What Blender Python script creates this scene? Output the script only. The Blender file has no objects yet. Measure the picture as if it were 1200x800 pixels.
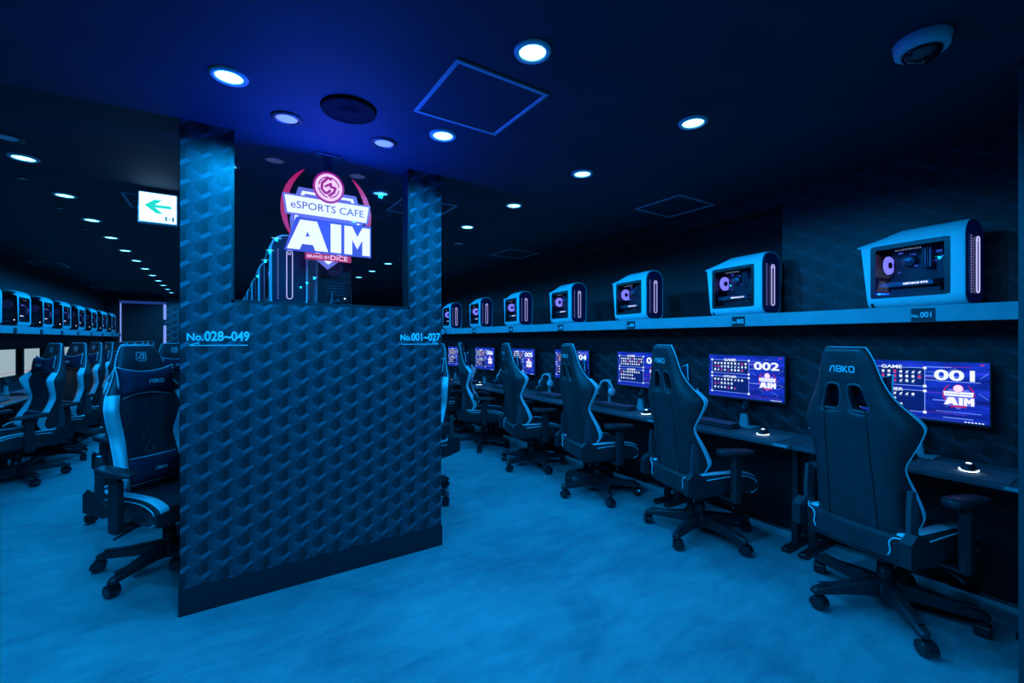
import bpy, bmesh, math, random
from mathutils import Vector, Matrix
R = math.radians
random.seed(7)
SC = bpy.context.scene
COL = SC.collection
# ------------------------------------------------------------------ camera, world, exposure
HC = 1.35                       # eye height
CEIL = 2.43
cam_d = bpy.data.cameras.new('camera')
cam = bpy.data.objects.new('camera', cam_d); COL.objects.link(cam)
cam_d.sensor_width = 36.0
cam_d.lens = 36.0 * 517 / 1200
cam_d.shift_y = -2 / 1200
cam_d.clip_start = 0.05
cam.location = (0, 0, HC)
cam.rotation_euler = (R(90), 0, R(-33.2))
SC.camera = cam
w = bpy.data.worlds.new('world'); SC.world = w
w.use_nodes = True
w.node_tree.nodes['Background'].inputs[0].default_value = (0.0, 0.02, 0.06, 1)
w.node_tree.nodes['Background'].inputs[1].default_value = 0.05
SC.view_settings.view_transform = 'Standard'
SC.view_settings.look = 'None'
SC.view_settings.gamma = 1
SC.view_settings.use_curve_mapping = False
SC.view_settings.exposure = 0.0
try:
    SC.cycles.use_denoising = True
    SC.cycles.max_bounces = 6
    SC.cycles.caustics_refractive = False
    SC.cycles.caustics_reflective = False
    SC.cycles.sample_clamp_indirect = 4
except Exception:
    pass
LAMP_COL = (0.0, 0.35, 1.0)   # the room is lit with blue downlights
LAMP_W = 34.0
SIGN_FILL_W = 23.0
# ------------------------------------------------------------------ materials
MATS = {}
def mat(name, col, rough=0.5, spec=0.5, metal=0.0, noise=None, bump=None, coat=0.0):
    """noise = (scale, amount, detail): multiplies the colour; bump = (scale, strength)"""
    m = bpy.data.materials.new(name); m.use_nodes = True
    nt = m.node_tree; b = nt.nodes['Principled BSDF']
    b.inputs['Base Color'].default_value = (*col, 1)
    b.inputs['Roughness'].default_value = rough
    b.inputs['Metallic'].default_value = metal
    b.inputs['Specular IOR Level'].default_value = spec
    b.inputs['Coat Weight'].default_value = coat
    tc = nt.nodes.new('ShaderNodeTexCoord')
    if noise:
        n = nt.nodes.new('ShaderNodeTexNoise'); n.inputs['Scale'].default_value = noise[0]
        n.inputs['Detail'].default_value = noise[2] if len(noise) > 2 else 4
        nt.links.new(tc.outputs['Object'], n.inputs['Vector'])
        r = nt.nodes.new('ShaderNodeValToRGB')
        a = noise[1]
        r.color_ramp.elements[0].position = 0.3; r.color_ramp.elements[1].position = 0.7
        r.color_ramp.elements[0].color = (*[c * (1 - a) for c in col], 1)
        r.color_ramp.elements[1].color = (*[min(1, c * (1 + a)) for c in col], 1)
        nt.links.new(n.outputs['Fac'], r.inputs['Fac'])
        nt.links.new(r.outputs['Color'], b.inputs['Base Color'])
    if bump:
        n2 = nt.nodes.new('ShaderNodeTexNoise'); n2.inputs['Scale'].default_value = bump[0]
        nt.links.new(tc.outputs['Object'], n2.inputs['Vector'])
        bp = nt.nodes.new('ShaderNodeBump'); bp.inputs['Strength'].default_value = bump[1]
        bp.inputs['Distance'].default_value = 0.002
        nt.links.new(n2.outputs['Fac'], bp.inputs['Height'])
        nt.links.new(bp.outputs['Normal'], b.inputs['Normal'])
    MATS[name] = m
    return m
def emit(name, col, strength, base=(0.02, 0.02, 0.02)):
    m = bpy.data.materials.new(name); m.use_nodes = True
    b = m.node_tree.nodes['Principled BSDF']
    b.inputs['Base Color'].default_value = (*base, 1)
    b.inputs['Emission Color'].default_value = (*col, 1)
    b.inputs['Emission Strength'].default_value = strength
    b.inputs['Roughness'].default_value = 0.4
    MATS[name] = m
    return m
def glass(name, refl, tint=(1, 1, 1), rough=0.0):
    """flat pane: passes light through with a constant share mirrored"""
    m = bpy.data.materials.new(name); m.use_nodes = True
    nt = m.node_tree; nt.nodes.clear()
    o = nt.nodes.new('ShaderNodeOutputMaterial'); mx = nt.nodes.new('ShaderNodeMixShader')
    t = nt.nodes.new('ShaderNodeBsdfTransparent'); g = nt.nodes.new('ShaderNodeBsdfGlossy')
    t.inputs[0].default_value = (*tint, 1); g.inputs['Roughness'].default_value = rough
    mx.inputs[0].default_value = refl
    nt.links.new(t.outputs[0], mx.inputs[1]); nt.links.new(g.outputs[0], mx.inputs[2])
    nt.links.new(mx.outputs[0], o.inputs[0])
    MATS[name] = m
    return m

mat('ceiling_paint', (0.015, 0.029, 0.048), 0.75, 0.3, noise=(3, 0.15))
mat('wall_paint', (0.022, 0.026, 0.032), 0.6, noise=(4, 0.2))
mat('black_panel', (0.012, 0.013, 0.016), 0.5, noise=(6, 0.2))
mat('baseboard_black', (0.012, 0.016, 0.024), 0.35)
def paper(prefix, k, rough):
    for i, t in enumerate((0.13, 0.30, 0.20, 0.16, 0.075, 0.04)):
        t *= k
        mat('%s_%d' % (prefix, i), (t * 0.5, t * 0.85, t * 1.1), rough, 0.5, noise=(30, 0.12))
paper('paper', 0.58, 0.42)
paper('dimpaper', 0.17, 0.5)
mat('print_white', (0.92, 0.95, 0.97), 0.5)
mat('shelf_laminate', (0.38, 0.42, 0.46), 0.5, noise=(9, 0.10, 6))
mat('plate_black', (0.018, 0.022, 0.03), 0.4)
mat('desk_black', (0.085, 0.092, 0.105), 0.42, noise=(12, 0.15))
mat('metal_black', (0.02, 0.022, 0.026), 0.38, 0.5)
mat('leather_black', (0.030, 0.036, 0.041), 0.42, 0.5, noise=(18, 0.2), bump=(160, 0.25))
mat('leather_front', (0.030, 0.034, 0.044), 0.48, 0.5, bump=(160, 0.25))
mat('leather_white', (0.82, 0.86, 0.90), 0.42, 0.5, noise=(14, 0.06), bump=(160, 0.2))
mat('piping_white', (0.85, 0.9, 0.95), 0.45)
mat('seam_black', (0.006, 0.006, 0.008), 0.7)
mat('velour_navy', (0.020, 0.026, 0.055), 0.85, 0.2, noise=(40, 0.25))
mat('plastic_black', (0.022, 0.025, 0.03), 0.45, noise=(20, 0.15))
mat('plastic_grey', (0.06, 0.07, 0.08), 0.4)
mat('caster_gloss', (0.015, 0.016, 0.02), 0.16, 0.6)
mat('pc_white', (0.78, 0.82, 0.85), 0.38, noise=(5, 0.04))
mat('pc_black', (0.010, 0.011, 0.015), 0.3)
mat('pc_inside', (0.012, 0.014, 0.03), 0.5, noise=(30, 0.3))
mat('pc_metal', (0.10, 0.12, 0.16), 0.35, 0.5, 0.6)
mat('white_plastic', (0.70, 0.74, 0.78), 0.4)
mat('stand_grey', (0.34, 0.37, 0.40), 0.4)
mat('cable_grey', (0.12, 0.14, 0.17), 0.5)
mat('pad_cloth', (0.11, 0.125, 0.145), 0.8, noise=(60, 0.2))
mat('hatch_aluminium', (0.36, 0.42, 0.5), 0.5, 0.5, 0.2)
mat('light_trim', (0.55, 0.6, 0.65), 0.5)
mat('lens_off', (0.60, 0.66, 0.74), 0.4)
mat('speaker_mesh', (0.006, 0.007, 0.01), 0.9, 0.1)
mat('camera_white', (0.55, 0.6, 0.66), 0.4)
mat('dome_dark', (0.006, 0.007, 0.01), 0.05, 0.8)
emit('lens_on', (0.11, 0.62, 1.0), 9)
emit('lens_dim', (0.30, 0.42, 0.95), 0.65, (.5, .5, .5))
emit('led_violet', (0.50, 0.48, 1.0), 1.25)
emit('led_strip', (0.30, 0.32, 1.0), 0.6)
emit('fan_violet', (0.20, 0.19, 1.0), 1.35)
emit('fan_front', (0.20, 0.19, 1.0), 0.35)
emit('fan_deep', (0.10, 0.08, 0.9), 0.03)
emit('chip_blue', (0.04, 0.10, 0.8), 0.6)
emit('front_navy_glow', (0.0, 0.01, 0.2), 0.10, (0.01, 0.012, 0.03))  # dark face with the light ring's blue glow put in as faint emission
emit('text_glow', (0.75, 0.8, 1.0), 2.0)
emit('text_dim', (0.5, 0.6, 0.9), 0.5)
emit('power_dot', (0.85, 0.85, 1.0), 2.5)
emit('mouse_glow', (0.5, 0.75, 1.0), 4.0)
emit('key_glow', (0.07, 0.20, 1.0), 1.3)
emit('door_led', (0.22, 0.36, 1.0), 0.9)
emit('door_led_dim', (0.03, 0.09, 0.5), 0.4)
emit('exit_white', (0.28, 0.60, 1.0), 3.6)
emit('exit_green', (0.02, 0.78, 0.66), 0.95)
emit('exit_mark', (0.10, 0.28, 0.40), 0.6)
emit('sign_white', (0.56, 0.62, 1.0), 1.9)
emit('sign_blue', (0.15, 0.17, 0.80), 1.0)
emit('sign_deep', (0.06, 0.09, 0.85), 0.9)
emit('sign_red', (0.62, 0.006, 0.13), 0.75)
emit('sign_magenta', (0.42, 0.008, 0.30), 0.9)
emit('sign_pink', (0.92, 0.62, 1.0), 1.25)
emit('sign_ink', (0.11, 0.16, 0.55), 0.6)
emit('scr_white', (0.80, 0.90, 1.0), 1.15)
emit('scr_line', (0.22, 0.36, 1.0), 1.3)
emit('scr_red', (0.80, 0.03, 0.22), 0.8)
emit('scr_violet', (0.30, 0.03, 0.75), 0.6)
emit('scr_panel', (0.004, 0.012, 0.30), 0.5)
emit('scr_blue', (0.02, 0.05, 0.62), 0.7)
emit('scr_pale', (0.42, 0.56, 0.60), 0.75)
emit('scr_palepink', (0.50, 0.22, 0.52), 0.7)
glass('window_glass', 0.15, (0.94, 0.96, 0.98))
glass('pc_glass', 0.04, (0.85, 0.88, 0.95), 0.02)
# screen: dark blue with drifting brighter streaks
def screen_mat():
    m = bpy.data.materials.new('screen_image'); m.use_nodes = True
    nt = m.node_tree; b = nt.nodes['Principled BSDF']
    b.inputs['Base Color'].default_value = (0.01, 0.01, 0.012, 1); b.inputs['Roughness'].default_value = 0.3
    tc = nt.nodes.new('ShaderNodeTexCoord'); mp = nt.nodes.new('ShaderNodeMapping')
    mp.inputs['Scale'].default_value = (3, 1, 16)
    n = nt.nodes.new('ShaderNodeTexNoise'); n.inputs['Scale'].default_value = 1.6; n.inputs['Detail'].default_value = 3
    r = nt.nodes.new('ShaderNodeValToRGB'); e = r.color_ramp.elements
    e[0].position = 0.32; e[0].color = (0.004, 0.006, 0.16, 1)
    e[1].position = 0.74; e[1].color = (0.03, 0.05, 0.95, 1)
    x = e.new(0.55); x.color = (0.006, 0.03, 0.55, 1)
    nt.links.new(tc.outputs['Object'], mp.inputs['Vector']); nt.links.new(mp.outputs[0], n.inputs['Vector'])
    nt.links.new(n.outputs['Fac'], r.inputs['Fac']); nt.links.new(r.outputs['Color'], b.inputs['Emission Color'])
    b.inputs['Emission Strength'].default_value = 1.0
    MATS['screen_image'] = m
screen_mat()
def floor_mat():
    m = bpy.data.materials.new('floor_vinyl'); m.use_nodes = True
    nt = m.node_tree; b = nt.nodes['Principled BSDF']
    b.inputs['Roughness'].default_value = 0.62; b.inputs['Specular IOR Level'].default_value = 0.35
    tc = nt.nodes.new('ShaderNodeTexCoord')
    def noise(s, d, rgh, sc=(1, 1, 1), rot=0):
        mp = nt.nodes.new('ShaderNodeMapping'); mp.inputs['Scale'].default_value = sc
        mp.inputs['Rotation'].default_value = (0, 0, rot)
        n = nt.nodes.new('ShaderNodeTexNoise'); n.inputs['Scale'].default_value = s
        n.inputs['Detail'].default_value = d; n.inputs['Roughness'].default_value = rgh
        n.inputs['Distortion'].default_value = 0.6
        nt.links.new(tc.outputs['Object'], mp.inputs['Vector']); nt.links.new(mp.outputs[0], n.inputs['Vector'])
        return n.outputs['Fac']
    a = noise(1.6, 6, 0.6); c = noise(7, 8, 0.7, (0.5, 1.6, 1), 0.5)
    mx = nt.nodes.new('ShaderNodeMath'); mx.operation = 'MULTIPLY_ADD'; mx.inputs[1].default_value = 0.55
    m2 = nt.nodes.new('ShaderNodeMath'); m2.operation = 'MULTIPLY'; m2.inputs[1].default_value = 0.45
    nt.links.new(c, m2.inputs[0]); nt.links.new(a, mx.inputs[0]); nt.links.new(m2.outputs[0], mx.inputs[2])
    r = nt.nodes.new('ShaderNodeValToRGB'); e = r.color_ramp.elements
    e[0].position = 0.36; e[0].color = (0.225, 0.24, 0.275, 1)
    e[1].position = 0.64; e[1].color = (0.44, 0.455, 0.475, 1)
    nt.links.new(mx.outputs[0], r.inputs['Fac']); nt.links.new(r.outputs['Color'], b.inputs['Base Color'])
    MATS['floor_vinyl'] = m
floor_mat()
# ------------------------------------------------------------------ mesh helpers
class MB:
    def __init__(s): s.v = []; s.f = []; s.m = []; s.s = []
    def add(s, verts, faces, m=0, smooth=False, M=None):
        o = len(s.v)
        s.v += [tuple(M @ Vector(p)) if M is not None else tuple(p) for p in verts]
        for f in faces:
            s.f.append([i + o for i in f]); s.m.append(m); s.s.append(smooth)
        return s
    def box(s, a, b, m=0, M=None):
        x0, y0, z0 = a; x1, y1, z1 = b
        return s.add([(x0,y0,z0),(x1,y0,z0),(x1,y1,z0),(x0,y1,z0),(x0,y0,z1),(x1,y0,z1),(x1,y1,z1),(x0,y1,z1)],
              [(3,2,1,0),(4,5,6,7),(0,1,5,4),(1,2,6,5),(2,3,7,6),(3,0,4,7)], m, False, M)
    def rbox(s, a, b, c=0.006, m=0, M=None):
        """box with chamfered edges"""
        cx = [(a[i] + b[i]) / 2 for i in range(3)]; h = [(b[i] - a[i]) / 2 for i in range(3)]
        c = min(c, min(h) * 0.9)
        V = []; idx = {}
        for sx in (-1, 1):
            for sy in (-1, 1):
                for sz in (-1, 1):
                    for ax in range(3):
                        p = [sx * (h[0] - c), sy * (h[1] - c), sz * (h[2] - c)]
                        p[ax] = (sx, sy, sz)[ax] * h[ax]
                        idx[(sx, sy, sz, ax)] = len(V); V.append(tuple(cx[i] + p[i] for i in range(3)))
        F = []
        S = (-1, 1)
        for ax in range(3):
            o = [i for i in range(3) if i != ax]
            for sg in S:
                q = []
                for t in ((-1,-1),(1,-1),(1,1),(-1,1)):
                    k = [0,0,0]; k[ax] = sg; k[o[0]] = t[0]; k[o[1]] = t[1]; q.append(idx[(*k, ax)])
                F.append(q)
            for s0 in S:
                for s1 in S:
                    k0 = [0,0,0]; k0[o[0]] = s0; k0[o[1]] = s1; k1 = list(k0); k0[ax] = -1; k1[ax] = 1
                    F.append([idx[(*k0, o[0])], idx[(*k1, o[0])], idx[(*k1, o[1])], idx[(*k0, o[1])]])
        for sx in S:
            for sy in S:
                for sz in S: F.append([idx[(sx, sy, sz, i)] for i in range(3)])
        return s.add(V, F, m, False, M)
    def cyl(s, p0, p1, r0, r1=None, n=12, m=0, smooth=True, M=None):
        r1 = r0 if r1 is None else r1
        p0 = Vector(p0); p1 = Vector(p1); d = (p1 - p0).normalized()
        a = d.orthogonal().normalized(); b = d.cross(a)
        V = []
        for p, r in ((p0, r0), (p1, r1)):
            for i in range(n):
                t = 2 * math.pi * i / n; V.append(p + (a * math.cos(t) + b * math.sin(t)) * r)
        s.add(V, [(i, (i + 1) % n, n + (i + 1) % n, n + i) for i in range(n)], m, smooth, M)
        o = len(s.v) - 2 * n
        s.f += [[o + i for i in range(n)][::-1], [o + n + i for i in range(n)]]; s.m += [m, m]; s.s += [False, False]
        return s
    def tube(s, pts, r, n=8, m=0, closed=False, M=None, rad=None):
        pts = [Vector(p) for p in pts]; N = len(pts); V = []
        prev = None
        for i, p in enumerate(pts):
            if closed: d = pts[(i + 1) % N] - pts[i - 1]
            else: d = pts[min(i + 1, N - 1)] - pts[max(i - 1, 0)]
            d.normalize()
            if prev is None: a = d.orthogonal().normalized()
            else:
                a = prev - d * prev.dot(d)
                a = a.normalized() if a.length > 1e-6 else d.orthogonal().normalized()
            prev = a; b = d.cross(a)
            rr = rad[i] if rad else r
            for k in range(n):
                t = 2 * math.pi * k / n; V.append(p + (a * math.cos(t) + b * math.sin(t)) * rr)
        F = []
        for i in range(N if closed else N - 1):
            j = (i + 1) % N
            for k in range(n):
                F.append((i * n + k, i * n + (k + 1) % n, j * n + (k + 1) % n, j * n + k))
        if not closed:
            F.append(tuple(range(n))[::-1]); F.append(tuple((N - 1) * n + k for k in range(n)))
        return s.add(V, F, m, True, M)
    def lathe(s, prof, n=24, m=0, M=None, smooth=True):
        V = []; F = []
        for r, z in prof:
            for i in range(n):
                t = 2 * math.pi * i / n; V.append((r * math.cos(t), r * math.sin(t), z))
        for j in range(len(prof) - 1):
            for i in range(n):
                F.append((j * n + i, j * n + (i + 1) % n, (j + 1) * n + (i + 1) % n, (j + 1) * n + i))
        s.add(V, F, m, smooth, M); o = len(s.v) - len(V)
        if prof[0][0] > 1e-4: s.f.append([o + i for i in range(n)][::-1]); s.m.append(m); s.s.append(False)
        if prof[-1][0] > 1e-4: s.f.append([o + (len(prof) - 1) * n + i for i in range(n)]); s.m.append(m); s.s.append(False)
        return s
    def prism(s, poly, z0, z1, m=0, M=None):
        n = len(poly)
        V = [(x, y, z0) for x, y in poly] + [(x, y, z1) for x, y in poly]
        F = [tuple(range(n))[::-1], tuple(range(n, 2 * n))] + [(i, (i + 1) % n, n + (i + 1) % n, n + i) for i in range(n)]
        return s.add(V, F, m, False, M)
    def mesh(s, me, m=0, M=None):
        return s.add([v.co for v in me.vertices], [list(p.vertices) for p in me.polygons], m, False, M)
    def build(s, name, mats, parent=None, recalc=True):
        me = bpy.data.meshes.new(name)
        me.from_pydata(s.v, [], s.f)
        if isinstance(mats, str): mats = [mats]
        for k in mats: me.materials.append(MATS[k])
        me.polygons.foreach_set('material_index', s.m)
        me.polygons.foreach_set('use_smooth', s.s)
        bm = bmesh.new(); bm.from_mesh(me)
        loose = [v for v in bm.verts if not v.link_faces]
        if loose: bmesh.ops.delete(bm, geom=loose, context='VERTS')
        if recalc: bmesh.ops.recalc_face_normals(bm, faces=bm.faces)
        if recalc or loose: bm.to_mesh(me)
        bm.free()
        me.update()
        return link(name, me, parent)
def link(name, me, parent=None):
    o = bpy.data.objects.new(name, me); COL.objects.link(o)
    if parent is not None: o.parent = parent
    return o
def tag(o, label=None, cat=None, group=None, kind=None):
    if label: o['label'] = label
    if cat: o['category'] = cat
    if group: o['group'] = group
    if kind: o['kind'] = kind
    return o
def empty(name, loc=(0, 0, 0), rz=0):
    o = bpy.data.objects.new(name, None); COL.objects.link(o)
    o.empty_display_size = 0.1
    o.location = loc; o.rotation_euler = (0, 0, rz)
    return o
def copy_tree(o, parent=None):
    c = o.copy(); COL.objects.link(c); c.parent = parent
    for ch in o.children: copy_tree(ch, c)
    return c
def children_named(o, n): return [c for c in o.children if c.name.split('.')[0] == n]
def evaluated(me, levels):
    """Catmull-Clark smoothed copy of a mesh"""
    o = bpy.data.objects.new('tmp', me); COL.objects.link(o)
    md = o.modifiers.new('s', 'SUBSURF'); md.levels = levels; md.render_levels = levels
    dg = bpy.context.evaluated_depsgraph_get()
    r = bpy.data.meshes.new_from_object(o.evaluated_get(dg))
    bpy.data.objects.remove(o)
    return r
TXT = {}
def text_mesh(body, size=1.0, bold=0.0, xs=1.0, align='CENTER', extrude=0.0):
    """flat lettering in the XY plane, vertically centred"""
    key = (body, size, bold, xs, align, extrude)
    if key in TXT: return TXT[key]
    cu = bpy.data.curves.new('t', 'FONT'); cu.body = body; cu.size = size; cu.offset = bold * size
    cu.align_x = align; cu.resolution_u = 3; cu.extrude = extrude
    o = bpy.data.objects.new('t', cu); COL.objects.link(o)
    dg = bpy.context.evaluated_depsgraph_get()
    me = bpy.data.meshes.new_from_object(o.evaluated_get(dg))
    bpy.data.objects.remove(o)
    ys = [v.co.y for v in me.vertices]; mid = (min(ys) + max(ys)) / 2
    for v in me.vertices: v.co.y -= mid; v.co.x *= xs
    TXT[key] = me
    return me
# frames for lettering: flat XY lettering stood up so that it is read from -Y, -X, +X
READ_FROM_MY = Matrix.Rotation(R(90), 4, 'X')
def at(M, x, y, z): return Matrix.Translation((x, y, z)) @ M
def stroke(mb, pts, wd, m=0, M=None, z=0.0):
    """flat lettering stroke along a polyline with mitred joints"""
    P = [Vector((*p, 0)) for p in pts]; n = len(P); L = []; Rr = []
    for i in range(n):
        d0 = (P[i] - P[i - 1]).normalized() if i else (P[1] - P[0]).normalized()
        d1 = (P[i + 1] - P[i]).normalized() if i < n - 1 else d0
        n0 = Vector((-d0.y, d0.x, 0)); n1 = Vector((-d1.y, d1.x, 0))
        t = (n0 + n1); t = t / max(t.length_squared, 0.5) * 2
        o = t * wd / 2
        L.append(P[i] + o); Rr.append(P[i] - o)
    V = [(p.x, p.y, z) for p in L] + [(p.x, p.y, z) for p in Rr]
    mb.add(V, [(i, n + i, n + i + 1, i + 1) for i in range(n - 1)], m, False, M)
def chair_logo(mb, size, M, m=0):
    """the four-letter maker's mark, first letter an open arch"""
    S = Matrix.Scale(size, 4); M = M @ S; k = 0.17
    stroke(mb, [(-1.75, -.5), (-1.45, .30), (-1.30, .42), (-1.0, .42), (-1.0, -.5)], k, m, M)
    stroke(mb, [(-.70, .42), (-.05, .42), (.05, .30), (.05, .12), (-.05, 0), (.05, -.12), (.05, -.30), (-.05, -.42), (-.70, -.42)], k, m, M)
    stroke(mb, [(-.70, 0), (-.05, 0)], k, m, M)
    stroke(mb, [(-.64, .42), (-.64, -.42)], k * .8, m, M)
    stroke(mb, [(.32, .5), (.32, -.5)], k, m, M)
    stroke(mb, [(.92, .5), (.50, .06), (.50, -.06), (.92, -.5)], k, m, M)
    stroke(mb, [(1.2, .30), (1.32, .42), (1.78, .42), (1.9, .30), (1.9, -.30), (1.78, -.42), (1.32, -.42), (1.2, -.30), (1.2, .30)], k, m, M)
def chair_icon(mb, size, M, m=0):
    M = M @ Matrix.Scale(size, 4)
    stroke(mb, [(-.4, -.5), (.4, -.5), (.5, -.4), (.5, .4), (.4, .5), (-.4, .5), (-.5, .4), (-.5, -.4), (-.4, -.5), (.0, -.5)], .09, m, M)
    stroke(mb, [(-.28, -.3), (-.05, .2), (.05, .27), (.26, .27), (.26, -.3)], .13, m, M)
    stroke(mb, [(-.05, -.3), (.26, -.12)], .10, m, M)
def clip_rect(poly, u0, u1, v0, v1):
    def cut(P, f, inter):
        out = []
        for i in range(len(P)):
            a, b = P[i - 1], P[i]; fa, fb = f(a), f(b)
            if fb >= 0:
                if fa < 0: out.append(inter(a, b, fa, fb))
                out.append(b)
            elif fa >= 0: out.append(inter(a, b, fa, fb))
        return out
    def it(a, b, fa, fb):
        t = fa / (fa - fb); return (a[0] + (b[0] - a[0]) * t, a[1] + (b[1] - a[1]) * t)
    for f in (lambda p: p[0] - u0, lambda p: u1 - p[0], lambda p: p[1] - v0, lambda p: v1 - p[1]):
        if len(poly) < 3: return []
        poly = cut(poly, f, it)
    return poly if len(poly) >= 3 else []
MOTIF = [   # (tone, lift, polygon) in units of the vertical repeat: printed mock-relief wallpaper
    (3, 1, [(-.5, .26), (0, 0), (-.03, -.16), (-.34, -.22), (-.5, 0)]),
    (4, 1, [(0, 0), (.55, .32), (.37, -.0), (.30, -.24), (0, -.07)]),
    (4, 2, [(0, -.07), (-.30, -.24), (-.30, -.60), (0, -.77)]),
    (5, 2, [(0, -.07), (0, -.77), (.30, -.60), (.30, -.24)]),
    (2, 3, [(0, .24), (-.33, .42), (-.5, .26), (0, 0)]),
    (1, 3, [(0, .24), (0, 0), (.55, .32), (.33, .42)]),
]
def wallpaper(name, rects, to3, parent, prefix, P=0.1):
    """flat printed wallpaper: base sheet plus the printed facets, laid over rectangles"""
    mb = MB(); sx = 0.9 * P
    for (u0, u1, v0, v1) in rects:
        mb.add([to3(u, v, 0.001) for u, v in ((u0, v0), (u1, v0), (u1, v1), (u0, v1))], [(0, 1, 2, 3)], 0)
        for i in range(int(u0 / sx) - 2, int(u1 / sx) + 3):
            for j in range(int(v0 / P) - 2, int(v1 / P) + 3):
                cu = i * sx; cv = (j + (i % 2) * 0.5) * P
                for t, l, q in MOTIF:
                    q = clip_rect([(cu + a * P * 0.9, cv + b * P) for a, b in q], u0, u1, v0, v1)
                    if q: mb.add([to3(u, v, 0.001 + 0.0006 * l) for u, v in q], [tuple(range(len(q)))], t)
    return mb.build(name, ['%s_%d' % (prefix, k) for k in range(6)], parent, recalc=False)
def struct(name, a, b, m, label, cat='wall'):
    o = MB().box(a, b).build(name, m); tag(o, label, cat, kind='structure'); return o
# ------------------------------------------------------------------ the room
XL, XR, YB, YF = -2.30, 3.40, -6.5, 13.7
struct('floor', (XL - .1, YB - .1, -0.1), (XR + .5, YF + .1, 0), 'floor_vinyl', 'pale mottled vinyl floor washed in blue light', 'floor')
struct('ceiling', (XL - .1, YB - .1, CEIL), (XR + .5, YF + .1, CEIL + .1), 'ceiling_paint', 'dark painted ceiling with downlights and hatches', 'ceiling')
wr = struct('wall_right', (XR, YB, 0), (XR + .1, 1.607, CEIL), 'wall_paint', 'dark patterned wall behind the numbered desk row')
MB().box((XR, 1.607, 0), (XR + .1, YF, 1.50)).build('lower_wall', 'wall_paint', wr)
MB().box((XR, 1.607, 2.33), (XR + .1, YF, CEIL)).build('beam', 'wall_paint', wr)
MB().box((XR + .35, 1.5, 1.4), (XR + .45, YF, CEIL)).build('recess_back', 'wall_paint', wr)
MB().box((XR + .05, 1.5, 1.4), (XR + .40, 1.607, CEIL)).build('recess_side', 'wall_paint', wr)
MB().box((XR + .0, 1.607, 1.46), (XR + .40, YF, 1.50)).build('recess_ledge', 'wall_paint', wr)
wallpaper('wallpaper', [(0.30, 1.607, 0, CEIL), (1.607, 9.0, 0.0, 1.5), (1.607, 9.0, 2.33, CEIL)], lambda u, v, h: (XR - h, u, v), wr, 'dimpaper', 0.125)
wl = struct('wall_left', (XL - .1, YB, 0), (XL, YF, CEIL), 'wall_paint', 'dark wall behind the desk row with pale screens')
wf = struct('wall_far', (XL - .1, YF, 0), (XR + .5, YF + .1, CEIL), 'wall_paint', 'far patterned wall with the dark doorway')
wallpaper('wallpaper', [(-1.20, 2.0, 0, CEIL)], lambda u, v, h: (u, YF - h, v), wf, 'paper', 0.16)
struct('wall_back', (XL - .1, YB - .1, 0), (XR + .5, YB, CEIL), 'wall_paint', 'dark wall closing the room opposite the partition')
wn = struct('wall_near', (2.575, 0.02, 0), (XR, 0.35, CEIL), 'wall_paint', 'narrow dark wall end beside desk 001')
MB().rbox((2.566, 0.335, 0), (2.580, 0.355, CEIL - .03), 0.003).build('corner_strip', 'plastic_grey', wn)
# door frame in the far wall with a light strip round it
dr = empty('door_1', (0, 0, 0)); tag(dr, 'dark doorway in the far wall outlined by a blue light strip', 'door', kind='structure')
X0, X1, DT = -2.00, -1.22, 2.21
MB().box((X0, YF - .03, 0), (X1, YF - .005, DT)).build('door_panel', 'black_panel', dr)
MB().rbox((X0 - .022, YF - .06, 0.0), (X0, YF - .01, DT), .005).build('frame_light', 'door_led', dr)
MB().rbox((X1, YF - .06, 0.0), (X1 + .05, YF - .01, 1.70), .005).build('frame_light', 'door_led', dr)
MB().rbox((X1, YF - .06, 1.84), (X1 + .05, YF - .01, DT), .005).build('frame_light', 'door_led', dr)
MB().rbox((X0 - .035, YF - .06, DT), (X1 + .05, YF - .01, DT + .06), .005).build('frame_light', 'door_led_dim', dr)
# ------------------------------------------------------------------ partition with window
PY0, PY1 = 2.69, 2.79
PXL, PXR, WXL, WXR, WZ = -0.177, 1.202, 0.035, 0.987, 1.545
pt = empty('wall_centre', (0, 0, 0)); tag(pt, 'patterned partition with a glazed opening at the end of the island', 'partition', kind='structure')
mb = MB()
mb.box((PXL, PY0, 0), (WXL, PY1, CEIL)); mb.box((WXR, PY0, 0), (PXR, PY1, CEIL)); mb.box((WXL, PY0, 0), (WXR, PY1, WZ))
mb.build('panel_core', 'wall_paint', pt)
BB = 0.13
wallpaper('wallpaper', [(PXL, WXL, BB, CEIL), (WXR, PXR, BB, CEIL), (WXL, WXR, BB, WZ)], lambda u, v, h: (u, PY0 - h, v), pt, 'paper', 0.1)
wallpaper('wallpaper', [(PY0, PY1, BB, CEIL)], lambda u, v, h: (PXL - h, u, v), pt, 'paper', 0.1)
def lettering(name, body, size, x, z, bold, parent, xs=1.0):
    MB().mesh(text_mesh(body, size, bold, xs), 0, at(READ_FROM_MY, x, PY0 - .0045, z)).build(name, 'print_white', parent)
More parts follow.
